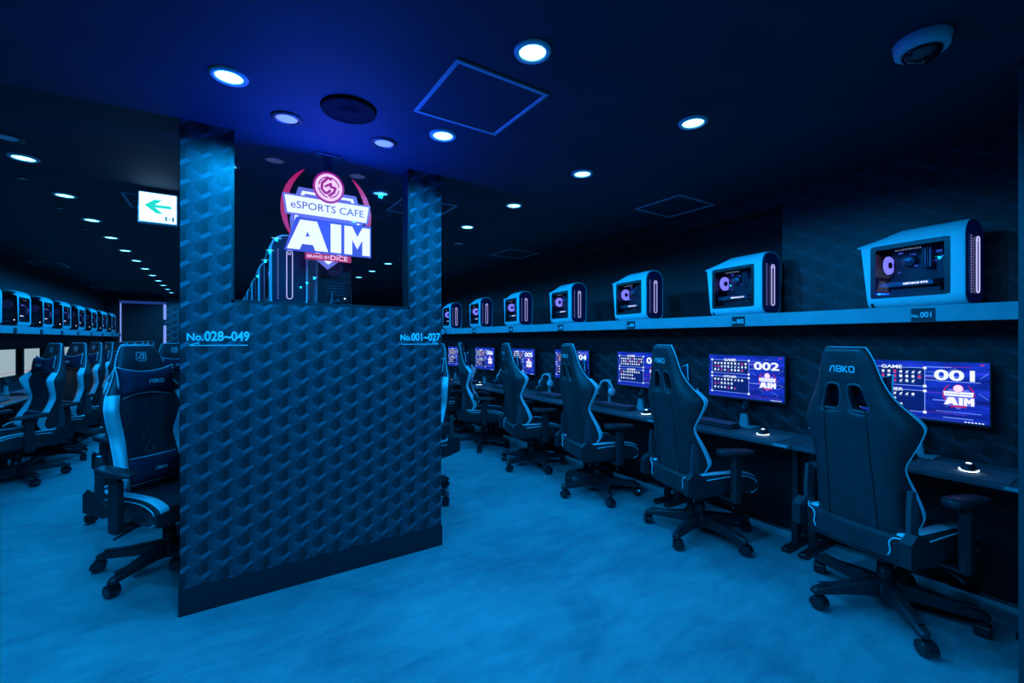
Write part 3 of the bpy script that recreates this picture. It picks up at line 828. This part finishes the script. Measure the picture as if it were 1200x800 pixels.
    for k in range(5):
        if k == 0: lo = mbl.build('base_leg', 'plastic_black', ch); leg_me = lo.data; co = mbc.build('caster', 'caster_gloss', lo); cme = co.data
        else: lo = link('base_leg', leg_me, ch); co = link('caster', cme, lo)
        lo.rotation_euler = (0, 0, R(90 + 72 * k))
        co.location = (.344, 0, 0); co.rotation_euler = (0, 0, R((37, 120, -60, 200, 75)[k]))
    return ch
CHAIR = make_chair()
def place_chair(x, y, face, label, group, base=0.0):
    """face = compass direction the sitter looks, degrees from +X"""
    c = put(CHAIR, (x, y, 0), R(face - 90)); tag(c, label, 'chair', group)
    for l in children_named(c, 'base_leg'): l.rotation_euler[2] += R(base)
    return c
# ------------------------------------------------------------------ tower computer (front looks to -Y, glass side to -X)
def make_tower():
    t = empty('tower_computer'); H = .44; W = .10
    prof = [(-W, .055), (-W, .060), (-W, .355)] + [(-W + .085 - .085 * math.cos(R(a)), .355 + .085 * math.sin(R(a))) for a in (18, 36, 54, 72)] + [(-.012, H), (.012, H)] + \
           [(W - .085 + .085 * math.cos(R(a)), .355 + .085 * math.sin(R(a))) for a in (72, 54, 36, 18)] + [(W, .355), (W, .060), (W, .055)] + \
           [(W - .055 + .055 * math.cos(R(a)), .055 - .055 * math.sin(R(a))) for a in (22, 45, 68, 90)] + [(-W + .055 - .055 * math.cos(R(a)), .055 - .055 * math.sin(R(a))) for a in (90, 68, 45, 22)]
    n = len(prof); dark = []
    def stad(hw, z0, z1, top, bot, m=7):
        return [(-hw + top - top * math.cos(R(a)), z1 - top + top * math.sin(R(a))) for a in [90 * k / m for k in range(m + 1)]] + \
               [(hw - top + top * math.cos(R(a)), z1 - top + top * math.sin(R(a))) for a in [90 - 90 * k / m for k in range(m + 1)]] + \
               [(hw - bot + bot * math.cos(R(a)), z0 + bot - bot * math.sin(R(a))) for a in [90 * k / m for k in range(m + 1)]] + \
               [(-hw + bot - bot * math.cos(R(a)), z0 + bot - bot * math.sin(R(a))) for a in [90 - 90 * k / m for k in range(m + 1)]]
    ST = [-.222, -.215, -.165, .06, .12, .185, None]
    V = []; F = []
    for y in ST:
        for (x, z) in prof:
            if y is None:
                yy = .205 if z < .33 else .205 + .055 * min(1, (z - .33) / .045)
            else: yy = y
            k = 0 if yy < .06 else min(1, (yy - .06) / .19)
            zz = z if z <= .355 else .355 + (z - .355) * (1 - .66 * k)
            xx = x * (.985 if y == -.222 else 1); zz = zz if y != -.222 else .22 + (zz - .22) * .99
            V.append((xx, yy, zz))
    for i in range(len(ST) - 1):
        for q in range(n):
            if q == 1 and 2 <= i <= 4: continue                 # opening for the glass side
            F.append((i * n + q, i * n + (q + 1) % n, (i + 1) * n + (q + 1) % n, (i + 1) * n + q)); dark.append(i >= 4 and 5 <= q <= 10)
    mb = MB(); inner = stad(.090, .010, .430, .078, .052); o_ = len(V); m_ = len(inner)      # front lip between shell and dark face
    mb.add(V, [f for f, k in zip(F, dark) if not k], 0, True); mt = MB().add(V, [f for f, k in zip(F, dark) if k], 0, True)
    lip = [(x * .985, -.222, .22 + (z - .22) * .99) for x, z in prof]
    mb.add(lip, [tuple(range(n))], 0, False)
    mt.build('rear_top', 'pc_black', t)
    o = mb.build('shell', 'pc_white', t)
    try: o.data.shade_auto_smooth
    except Exception: pass
    bm = bmesh.new(); bm.from_mesh(o.data)
    for e in bm.edges:
        if len(e.link_faces) == 2 and e.calc_face_angle() > R(32): e.smooth = False
    bm.to_mesh(o.data); bm.free()
    # front: dark stadium face, light ring, lit vent dots
    S = Matrix(((1, 0, 0, 0), (0, 0, 1, 0), (0, 1, 0, 0), (0, 0, 0, 1)))
    fo = MB().prism(stad(.090, .010, .430, .078, .052), -.2235, -.19, 0, S).prism(stad(.080, .022, .420, .070, .050), -.230, -.222, 0, S).build('front_panel', 'front_navy_glow', t)
    ring = [(x, -.236, z) for x, z in stad(.0150, .060, .345, .0149, .0149, 6)]
    MB().tube(ring, .0026, 6, closed=True).build('light_ring', 'led_violet', fo)
    ring = [(x, -.232, z) for x, z in stad(.006, .32, .332, .0059, .0059, 3)]
    MB().tube(ring, .002, 5, closed=True).build('power_button', 'led_violet', fo)
    mb = MB()
    for k in range(22): mb.box((-.064, -.2325, .06 + k * .0135), (-.057, -.229, .066 + k * .0135))
    tag(mb.build('vent_lights', 'led_strip', fo), kind='stuff')
    # cavity behind the glass
    mb = MB(); a, b = (-.094, -.163, .061), (.075, .182, .354)
    mb.add([(a[0], a[1], a[2]), (b[0], a[1], a[2]), (b[0], b[1], a[2]), (a[0], b[1], a[2]), (a[0], a[1], b[2]), (b[0], a[1], b[2]), (b[0], b[1], b[2]), (a[0], b[1], b[2])],
           [(0, 1, 2, 3), (7, 6, 5, 4), (0, 4, 5, 1), (1, 5, 6, 2), (2, 6, 7, 3)])
    mb.build('chassis', 'pc_inside', t, recalc=False)
    gl = empty_part = MB().add([(-.0995, -.163, .060), (-.0995, .183, .060), (-.0995, .183, .355), (-.0995, -.163, .355)], [(0, 1, 2, 3)]).build('side_glass', 'pc_glass', t, recalc=False)
    # black border printed round the glass, rounded inside
    def rr(y0, y1, z0, z1, r, m=4):
        P = []
        for (cy, cz, a0) in ((y1 - r, z0 + r, -90), (y1 - r, z1 - r, 0), (y0 + r, z1 - r, 90), (y0 + r, z0 + r, 180)):
            P += [(cy + r * math.cos(R(a0 + 90 * k / m)), cz + r * math.sin(R(a0 + 90 * k / m))) for k in range(m + 1)]
        return P
    o_ = rr(-.166, .187, .057, .358, .020); i_ = rr(-.142, .162, .078, .334, .006); k = len(o_)
    V = [(-.1015, y, z) for y, z in o_] + [(-.1015, y, z) for y, z in i_]
    MB().add(V, [(q, (q + 1) % k, k + (q + 1) % k, k + q) for q in range(k)]).build('glass_border', 'pc_black', gl)
    RX = Matrix.Rotation(R(-90), 4, 'Z') @ READ_FROM_MY            # lettering read from -X
    MB().mesh(text_mesh('A L I E N W A R E', .0125, .01, 1.2), 0, at(RX, -.1022, .01, .318)).build('glass_lettering', 'text_dim', gl)
    # inside: rear fan, front fan, cooler, card, memory, lit chips
    def fan(name, x, y, z, r, mring, mhub):
        Mf = Matrix.Translation((x, y, z)) @ Matrix.Rotation(R(90), 4, 'X')
        f = MB().lathe([(r * .42, .004), (r * .6, .009), (r * .85, .009), (r, .002), (r, -.006)], 24, 0, Mf).build(name, mring, t)
        MB().lathe([(0, .010), (r * .34, .009), (r * .38, -.002)], 16, 0, Mf).build('fan_hub', mhub, f)
    fan('fan', -.030, .128, .250, .052, 'fan_violet', 'pc_black')
    fan('fan', -.010, -.150, .205, .085, 'fan_front', 'pc_black')
    MB().rbox((.0, -.10, .13), (.073, .14, .35), .004).build('mainboard', 'pc_inside', t)
    gp = MB().rbox((-.072, -.09, .115), (.06, .165, .150), .006).build('graphics_card', 'pc_metal', t)
    MB().mesh(text_mesh('GEFORCE RTX', .0135, .03, 1.25), 0, at(RX, -.0735, -.01, .133)).build('card_lettering', 'text_glow', gp)
    MB().lathe([(0, .03), (.026, .029), (.034, .022), (.036, 0)], 20, 0, Matrix.Translation((-.002, .04, .265)) @ Matrix.Rotation(R(-90), 4, 'Y')).build('cooler_pump', 'pc_metal', t)
    for k in range(4): MB().box((-.05, -.035 - k * .011, .215), (.0, -.029 - k * .011, .325)).build('memory_stick', 'pc_metal' if k % 2 else 'pc_black', t)
    mb = MB()
    for (y, z, s) in ((.085, .315, .010), (.03, .298, .013), (-.085, .30, .012), (-.07, .25, .008), (.09, .205, .007), (.015, .235, .009), (-.105, .27, .010)):
        mb.box((-.006, y - s, z - s * .5), (-.001, y + s, z + s * .5))
    tag(mb.build('lit_chips', 'chip_blue', t), kind='stuff')
    MB().rbox((-.085, -.125, .062), (.06, .10, .105), .004).build('power_supply', 'pc_black', t)
    MB().rbox((-.088, -.145, .14), (-.03, -.105, .26), .004).build('drive_cage', 'pc_inside', t)
    # rear panel
    re = MB().prism(stad(.094, .006, .375, .03, .03), .175, .190, 0, S).build('rear_panel', 'pc_black', t)
    V = []
    for y in (.178, None):
        for (x, z) in prof:
            yy = y if y else (.204 if z < .33 else .204 + .055 * min(1, (z - .33) / .045)) - .0015
            k = 0 if yy < .06 else min(1, (yy - .06) / .19)
            zz = z if z <= .355 else .355 + (z - .355) * (1 - .66 * k)
            V.append((x * .985, yy, .003 + (zz - .003) * .988))
    MB().add(V, [(q, (q + 1) % n, n + (q + 1) % n, n + q) for q in range(n)], 0, True).build('rear_lining', 'pc_black', re)
    Mf = Matrix.Translation((.0, .192, .262)) @ Matrix.Rotation(R(-90), 4, 'X')
    MB().lathe([(.030, .002), (.034, .004), (.054, .004), (.057, .0)], 24, 0, Mf).build('rear_fan', 'fan_deep', re)
    mb = MB()
    for k in range(5): mb.box((-.06, .190, .10 + k * .018), (.05, .193, .104 + k * .018))
    tag(mb.build('card_slots', 'pc_metal', re), kind='stuff')
    MB().box((-.068, .190, .075), (-.060, .194, .083)).build('power_light', 'power_dot', re)
    for k in range(2):
        pts = [Vector(p) for p in ((.02 - .04 * k, .19, .12 - .05 * k), (.02 - .04 * k, .23, .11 - .05 * k), (.03, .255, .05), (.05, .265, .012), (.09, .31 + .05 * k, .006))]
        MB().tube(catmull(pts, 4), .004, 6).build('cable', 'cable_grey', t)
    return t
TOWER = make_tower()
# ------------------------------------------------------------------ monitors (front looks to -Y)
MW, MH = .577, .325
def sc_rect(mb, x, z, hw, hz, m, d): mb.add([(x - hw, -d, z - hz), (x + hw, -d, z - hz), (x + hw, -d, z + hz), (x - hw, -d, z + hz)], [(0, 1, 2, 3)], m)
def make_monitor(num):
    t = empty('monitor')
    MB().rbox((-MW / 2 - .008, 0, -MH / 2 - .014), (MW / 2 + .008, .020, MH / 2 + .008), .004).rbox((-.16, .015, -.10), (.16, .038, .10), .012).build('housing', 'plastic_black', t)
    s = MB().add([(-MW / 2, -.001, -MH / 2), (MW / 2, -.001, -MH / 2), (MW / 2, -.001, MH / 2), (-MW / 2, -.001, MH / 2)], [(0, 1, 2, 3)]).build('screen', 'screen_image' if num else 'scr_pale', t, recalc=False)
    nk = MB().rbox((-.022, .012, -.34), (.022, .030, -.10), .004).build('stand_neck', 'plastic_black', t)
    MB().lathe([(0, .024), (.016, .020), (.022, .0), (.016, -.02), (0, -.024)], 16, 0, Matrix.Translation((0, .0, -.235))).build('hinge', 'plastic_black', nk)
    MB().prism([(-.035, 0), (.035, 0), (.022, .085), (-.022, .085)], -.012, .012, 0, Matrix.Translation((0, .0, -.366)) @ READ_FROM_MY).rbox((-.09, -.07, -.374), (.09, .05, -.366), .003).build('stand_base', 'stand_grey', t)
    if not num:
        mb = MB(); sc_rect(mb, 0, -.125, MW / 2 - .004, .004, 0, .002); mb.build('page_line', 'scr_palepink', s, recalc=False); return t
    # desktop picture: panels, icons, number, emblem
    rnd = random.Random(int(num))
    mb = MB()
    for k in range(16):
        z = rnd.uniform(-.15, .15); x = rnd.uniform(-.1, .25); sc_rect(mb, min(x, .17), z, rnd.uniform(.02, .11), .0006 + .0012 * rnd.random(), rnd.choice((0, 0, 1)), .0015)
    for k in range(7):
        x = rnd.uniform(.03, .26); z = rnd.uniform(-.13, .14); d = rnd.choice((.03, -.03))
        stroke(mb, [(x, z), (min(x + .045, MW / 2 - .004), z + d)], .0012, 0, at(READ_FROM_MY, 0, -.0015, 0))
    tag(mb.build('streaks', ['scr_line', 'scr_violet'], s, recalc=False), kind='stuff')
    mb = MB(); lx0, lx1 = -.262, .036
    for (z0, z1) in ((.022, .125), (-.125, -.005)): sc_rect(mb, (lx0 + lx1) / 2, (z0 + z1) / 2, (lx1 - lx0) / 2, (z1 - z0) / 2, 0, .002)
    tag(mb.build('panels', 'scr_panel', s, recalc=False), kind='stuff')
    mb = MB(); M = at(READ_FROM_MY, 0, -.0028, 0)
    for (z0, z1) in ((.022, .125), (-.125, -.005)):
        for (a, b) in (((lx0, z0), (lx1, z0)), ((lx1, z0), (lx1, z1)), ((lx1, z1), (lx0, z1)), ((lx0, z1), (lx0, z0))): stroke(mb, [a, b], .0028, 0, M)
        for x in (lx0, lx1):
            for z in (z0, z1): sc_rect(mb, x, z, .007, .007, 1, .003)
    tag(mb.build('panel_frames', ['scr_line', 'scr_white'], s, recalc=False), kind='stuff')
    mb = MB()
    rows = [(.100, 10), (.074, 10), (.048, 9), (-.028, 9), (-.058, 6), (-.090, 7)]
    for z, n in rows:
        for k in range(n):
            m = 1 if rnd.random() < .16 else 0; x = lx0 + .027 + k * .0275
            q = rnd.random()
            if q < .4: sc_rect(mb, x, z, .0068, .0068, m, .0032)
            elif q < .7: mb.add([(x + .0075 * math.cos(R(a)), -.0032, z + .0075 * math.sin(R(a))) for a in range(0, 360, 60)], [tuple(range(6))], m)
            else: mb.add([(x - .007, -.0032, z - .006), (x + .003, -.0032, z - .006), (x + .008, -.0032, z + .007), (x - .002, -.0032, z + .003)], [(0, 1, 2, 3)], m)
            sc_rect(mb, x, z - .0105, .007, .0009, 2, .0032)
    tag(mb.build('icons', ['scr_white', 'scr_red', 'scr_line'], s, recalc=False), kind='stuff')
    mb = MB()
    mb.mesh(text_mesh('GAME', .027, .02, 1.35), 0, at(READ_FROM_MY, -.113, -.0034, .127))
    mb.mesh(text_mesh('OTHER', .025, .02, 1.3), 0, at(READ_FROM_MY, -.113, -.0034, -.004))
    tag(mb.build('headings', 'scr_white', s, recalc=False), kind='stuff')
    MB().mesh(text_mesh(num, .078, .028, 1.55), 0, at(READ_FROM_MY, .165, -.0034, .090)).build('seat_number', 'scr_white', s, recalc=False)
    mb = MB(); names = []
    EM = at(READ_FROM_MY, .172, -.0032, -.022) @ Matrix.Scale(.118, 4)
    def ep(name, m, layer, polys):
        if m not in names: names.append(m)
        for p in polys: mb.add([(x, y, layer * .002) for x, y in p], [tuple(range(len(p)))], names.index(m), False, EM)
    emblem(ep, None, True)
    for (x, y) in [(-.40 + .073 * k, .105) for k in range(12)]: mb.add([(x - .022, y - .035, .016), (x + .022, y - .035, .016), (x + .022, y + .035, .016), (x - .022, y + .035, .016)], [(0, 1, 2, 3)], names.index('sign_blue'), False, EM)
    tag(mb.build('emblem', names, s, recalc=False), kind='stuff')
    mb = MB(); sc_rect(mb, -.02, -MH / 2 + .006, MW / 2 - .03, .005, 0, .002)
    for k in range(6): sc_rect(mb, .20 + k * .013, -MH / 2 + .006, .004, .0025, 1, .003)
    sc_rect(mb, .262, .150, .008, .0025, 2, .003)
    tag(mb.build('taskbar', ['scr_blue', 'scr_white', 'scr_red'], s, recalc=False), kind='stuff')
    return t
# ------------------------------------------------------------------ things on the desks (user sits at -Y)
def make_keyboard():
    t = empty('keyboard')
    MB().rbox((-.215, -.066, 0), (.215, .066, .020), .005).build('case', 'plastic_black', t)
    mb = MB(); mg = MB()
    for r in range(5):
        n = 18
        for k in range(n):
            x = -.203 + k * .02255; y = -.052 + r * .0235; z = .023 + r * .0012
            mb.rbox((x, y, .018), (x + .0195, y + .0205, z + .009), .0025)
            mg.add([(x + .0065, y + .007, z + .0094), (x + .013, y + .007, z + .0094), (x + .013, y + .0135, z + .0094), (x + .0065, y + .0135, z + .0094)], [(0, 1, 2, 3)])
    tag(mb.build('keycaps', 'plastic_black', t), kind='stuff'); tag(mg.build('key_legends', 'key_glow', t, recalc=False), kind='stuff')
    return t
def make_mouse():
    t = empty('mouse'); V = []; F = []; n = 20
    prof = [(1.0, 0), (1.02, .010), (.94, .022), (.72, .033), (.36, .040), (.0, .041)]
    for k, z in prof:
        for q in range(n):
            a = 2 * math.pi * q / n; V.append((.033 * k * math.cos(a) * (1 - .12 * math.cos(a) ** 2), .060 * k * math.sin(a) - .004, z))
    for i in range(len(prof) - 1):
        for q in range(n): F.append((i * n + q, i * n + (q + 1) % n, (i + 1) * n + (q + 1) % n, (i + 1) * n + q))
    MB().add(V, F + [tuple(range(n))], 0, True).build('shell', 'plastic_black', t)
    ring = [(.0345 * math.cos(R(a)) , .0625 * math.sin(R(a)) - .004, .009) for a in range(175, 366, 10)]
    MB().tube(ring, .0028, 6).build('light_strip', 'mouse_glow', t)
    MB().lathe([(0, .004), (.010, .002), (.011, 0)], 14, 0, Matrix.Translation((0, -.012, .040))).build('logo_light', 'mouse_glow', t)
    MB().cyl((-.004, .030, .034), (.004, .030, .034), .009, None, 12).build('wheel', 'plastic_grey', t)
    MB().tube(catmull([Vector(p) for p in ((0, .055, .010), (0, .09, .006), (-.02, .13, .004), (-.02, .20, .004))], 4), .002, 5).build('cord', 'cable_grey', t)
    return t
def make_stand():
    t = empty('headset_stand')
    MB().rbox((-.060, -.055, 0), (.060, .055, .012), .005).build('base', 'white_plastic', t)
    MB().rbox((-.006, .018, .010), (.006, .052, .250), .003).build('upright', 'white_plastic', t)
    MB().rbox((-.006, -.050, .238), (.006, .052, .252), .003).build('top_arm', 'white_plastic', t)
    return t
def make_headset():
    t = empty('headset')
    # hangs over the arm of the stand; band runs across the arm
    pts = [Vector((.092 * math.cos(R(a)), 0, .085 * math.sin(R(a)))) for a in range(0, 181, 15)]
    MB().tube(pts, .010, 8, rad=[.007 + .004 * math.sin(math.pi * i / 12) for i in range(13)]).build('headband', 'white_plastic', t)
    for s in (-1, 1):
        c = MB().lathe([(0, .034), (.026, .032), (.040, .024), (.044, .006), (.040, 0)], 22, 0, Matrix.Translation((s * .072, 0, -.022)) @ Matrix.Rotation(R(90 * s), 4, 'Y')).build('ear_cup', 'white_plastic', t)
        MB().lathe([(.040, 0), (.043, -.010), (.034, -.018), (.016, -.014)], 22, 0, Matrix.Translation((s * .072, 0, -.022)) @ Matrix.Rotation(R(90 * s), 4, 'Y')).build('ear_pad', 'plastic_grey', c)
    MB().tube(catmull([Vector(p) for p in ((-.10, 0, -.05), (-.105, -.05, -.072), (-.085, -.09, -.080), (-.05, -.105, -.078))], 4), .003, 6).build('microphone', 'white_plastic', t)
    return t
KEYB, MOUSE, STAND, HEADSET = make_keyboard(), make_mouse(), make_stand(), make_headset()
PAD = MB().rbox((-.16, -.13, 0), (.16, .13, .004), .0015).build('mouse_pad', 'pad_cloth')
DZ = .692
def make_desk(wd):
    t = empty('desk'); h = wd / 2
    MB().rbox((-h + .002, 0, DZ - .026), (h - .002, .44, DZ), .004).build('desktop', 'desk_black', t)
    for s in (-1, 1):
        l = MB().rbox((s * (h - .05) - .02, .16, .03), (s * (h - .05) + .02, .21, DZ - .026), .004).build('leg', 'metal_black', t)
        MB().rbox((s * (h - .05) - .025, .03, 0), (s * (h - .05) + .025, .43, .032), .006).build('foot', 'metal_black', l)
    MB().box((-h + .002, .418, .02), (h - .002, .436, DZ - .026)).build('modesty_panel', 'black_panel', t)
    MB().box((-h + .08, .17, DZ - .075), (h - .08, .20, DZ - .026)).build('cross_rail', 'metal_black', t)
    MB().rbox((h - .105, -.003, DZ - .019), (h - .02, .0, DZ - .004), .001).build('label_strip', 'shelf_laminate', t)
    return t
DESK = make_desk(1.0); DESK_S = make_desk(.877)
# ------------------------------------------------------------------ numbered row on the right
NSEAT = 8; SH0, SH1 = HC + .095, HC + .180
def frame_r(yc, lx, ly): return (2.95 + ly, yc - lx)
rs = empty('wall_shelf', (3.10, 0, SH0)); tag(rs, 'long pale shelf over the numbered desks with seat plates', 'shelf')
MB().rbox((0, .36, 0), (.022, 9.2, SH1 - SH0), .002).build('fascia', 'shelf_laminate', rs)
MB().box((.022, .36, SH1 - SH0 - .03), (.30, 9.2, SH1 - SH0 - .002)).build('shelf_board', 'shelf_laminate', rs)
jit = [(.01, -.03, -14, 2), (.0, .0, -18, 30), (.0, .0, -15, 10), (.0, .0, -16, 30), (.0, .06, -34, 0), (-.02, .0, -12, 12), (0, 0, 0, 5), (0, .02, 0, 0)]
for k in range(NSEAT):
    n = '%03d' % (k + 1); q = ORD[k] + ' from the narrow wall end'; ym = .846 + k; yt = .763 + k
    pl = MB().box((-.003, yt - .048, .004), (0, yt + .048, .072)).build('number_plate', 'plate_black', rs)
    RX = Matrix.Rotation(R(-90), 4, 'Z') @ READ_FROM_MY
    MB().mesh(text_mesh('No.', .024, .02, .9), 0, at(RX, -.0036, yt + .0295, .0325)).mesh(text_mesh(n, .040, .025, .86), 0, at(RX, -.0036, yt - .0145, .038)).build('plate_lettering', 'print_white', pl, recalc=False)
    tag(put(TOWER, (3.245, yt + .05, SH1), R(-8)), 'white tower computer on the numbered shelf, %s' % q, 'computer', 'tower computers on the numbered shelf')
    x, y = frame_r(ym, 0, 0); tag(put(DESK, (x, y, 0), R(-90)), 'black desk of the numbered row, %s' % q, 'desk', 'desks of the numbered row')
    m = make_monitor(n); x, y = frame_r(ym, 0, .375); m.location = (x, y, 1.066); m.rotation_euler = (0, 0, R(-90))
    tag(m, 'monitor with blue numbered desktop picture, %s' % q, 'monitor', 'monitors of the numbered row')
    x, y = frame_r(ym, -.19, .235); tag(put(KEYB, (x, y, DZ), R(-90 + (3, -4, 2, 0)[k % 4])), 'black backlit keyboard of the numbered row, %s' % q, 'keyboard', 'keyboards of the numbered row')
    x, y = frame_r(ym, .25, .155); p = put(PAD, (x, y, DZ), R(-90)); tag(p, 'dark mouse pad of the numbered row, %s' % q, 'mouse pad', 'mouse pads of the numbered row')
    x, y = frame_r(ym, .252, .165); tag(put(MOUSE, (x, y, DZ + .004), R(-90 + 8)), 'black mouse with glowing arc, %s' % q, 'mouse', 'mice of the numbered row')
    x, y = frame_r(ym, -.405, .345); tag(put(STAND, (x, y, DZ), R(-90)), 'white headset stand of the numbered row, %s' % q, 'headset stand', 'headset stands of the numbered row')
    tag(put(HEADSET, (x - .02, y, DZ + .157), R(-90)), 'white headset hanging from its stand, %s' % q, 'headset', 'headsets of the numbered row')
    dx, dy, rot, br = jit[k]
    place_chair(2.78 + dx, .86 + k + dy, rot, 'black gaming chair seen from behind, %s' % q, 'chairs of the numbered row', br - rot)
# ------------------------------------------------------------------ far row on the left wall
SP = .877; LZ = -.022
ls = empty('wall_shelf', (-2.0, 0, SH0 + LZ)); tag(ls, 'long pale shelf above the pale screens beside the doorway', 'shelf')
MB().rbox((-.022, 3.2, 0), (0, 13.6, SH1 - SH0), .002).build('fascia', 'shelf_laminate', ls)
MB().box((-.30, 3.2, SH1 - SH0 - .03), (-.022, 13.6, SH1 - SH0 - .002)).build('shelf_board', 'shelf_laminate', ls)
CNT = ['nearest the picture edge'] + ['%s from the picture edge' % x for x in ORD[1:]]
for k in range(8):
    yt = 7.36 + SP * k
    MB().box((0, yt - .048, .004), (.003, yt + .048, .062)).build('number_plate', 'plate_black', ls)
for k in range(8):
    y = 6.92 + SP * k
    tag(put(TOWER, (-2.138, y, SH1 + LZ), R(180)), 'white tower computer with dark rear on the doorway shelf, %s' % CNT[k], 'computer', 'tower computers on the doorway shelf')
for k in range(9):
    y = 6.1 + SP * k
    tag(put(DESK_S, (-1.85, y, 0), R(90)), 'black desk under the doorway shelf, %s' % CNT[k], 'desk', 'desks under the doorway shelf')
for k in (1, 2, 3):
    tag(put(KEYB, (-2.03, 6.1 + SP * k - .1, DZ), R(90)), 'black keyboard on a desk under the doorway shelf, %s' % CNT[k - 1], 'keyboard', 'keyboards under the doorway shelf')
pm = make_monitor(None)
for k in range(1, 9):
    y = 6.1 + SP * k; o = put(pm, (-2.21, y, 1.066), R(90)); tag(o, 'monitor with pale grey page under the doorway shelf, %s' % CNT[k - 1], 'monitor', 'pale monitors under the doorway shelf')
for k in range(9):
    y = 6.1 + SP * k; r = (218, 226, 220, 214, 222, 216, 224, 220, 218)[k]
    place_chair(-1.65 + (0, .03, 0, -.03, .02, 0, .02, 0, 0)[k], y + (0, -.05, .0, 0, .03, 0, 0, 0, 0)[k], r, 'gaming chair with pale bolsters in the doorway row, %s' % CNT[k], 'chairs of the doorway row', (0, 20, -15, 30, 5, 12, -8, 0, 9)[k])
# ------------------------------------------------------------------ the island behind the partition
struct('wall_island', (.47, PY1, 0), (.54, 9.5, SH0), 'wall_paint', 'low dark spine wall of the island behind the partition')
isl = empty('island_shelf', (.46, 0, SH0)); tag(isl, 'shelf on the island carrying the towers seen through the glass', 'shelf')
MB().rbox((-.30, PY1 + .01, 0), (.30, 9.5, SH1 - SH0), .003).build('shelf_board', 'shelf_laminate', isl)
for k in range(6):
    tag(put(TOWER, (.326, 3.12 + k, SH1), 0), 'white tower with glowing front ring behind the window glass, %s from the glass' % ORD[k], 'computer', 'island towers facing the glass')
for k in range(3):
    tag(put(TOWER, (.578, 3.10 + k, SH1), R(180)), 'tower computer showing its rear behind the window glass, %s from the glass' % ORD[k], 'computer', 'island towers with rear to the glass')
for k in range(3):
    tag(put(DESK, (.03, 3.45 + k, 0), R(-90)), 'black island desk on the exit sign side, %s from the partition' % ORD[k], 'desk', 'island desks')
tag(put(DESK, (.98, 3.45, 0), R(90)), 'black island desk hidden behind the partition edge', 'desk', 'island desks')
place_chair(-.27, 3.35, -52, 'large gaming chair with pale bolsters and pillows beside the partition', 'island chairs', -20)
place_chair(-.46, 4.42, -62, 'gaming chair directly behind the large chair beside the partition', 'island chairs', 10)
place_chair(-.33, 5.42, -70, 'gaming chair with square logo peeking out at the partition edge', 'island chairs', 25)
place_chair(1.36, 3.62, 205, 'gaming chair with pale bolster half hidden behind the partition edge', 'island chairs', 6)
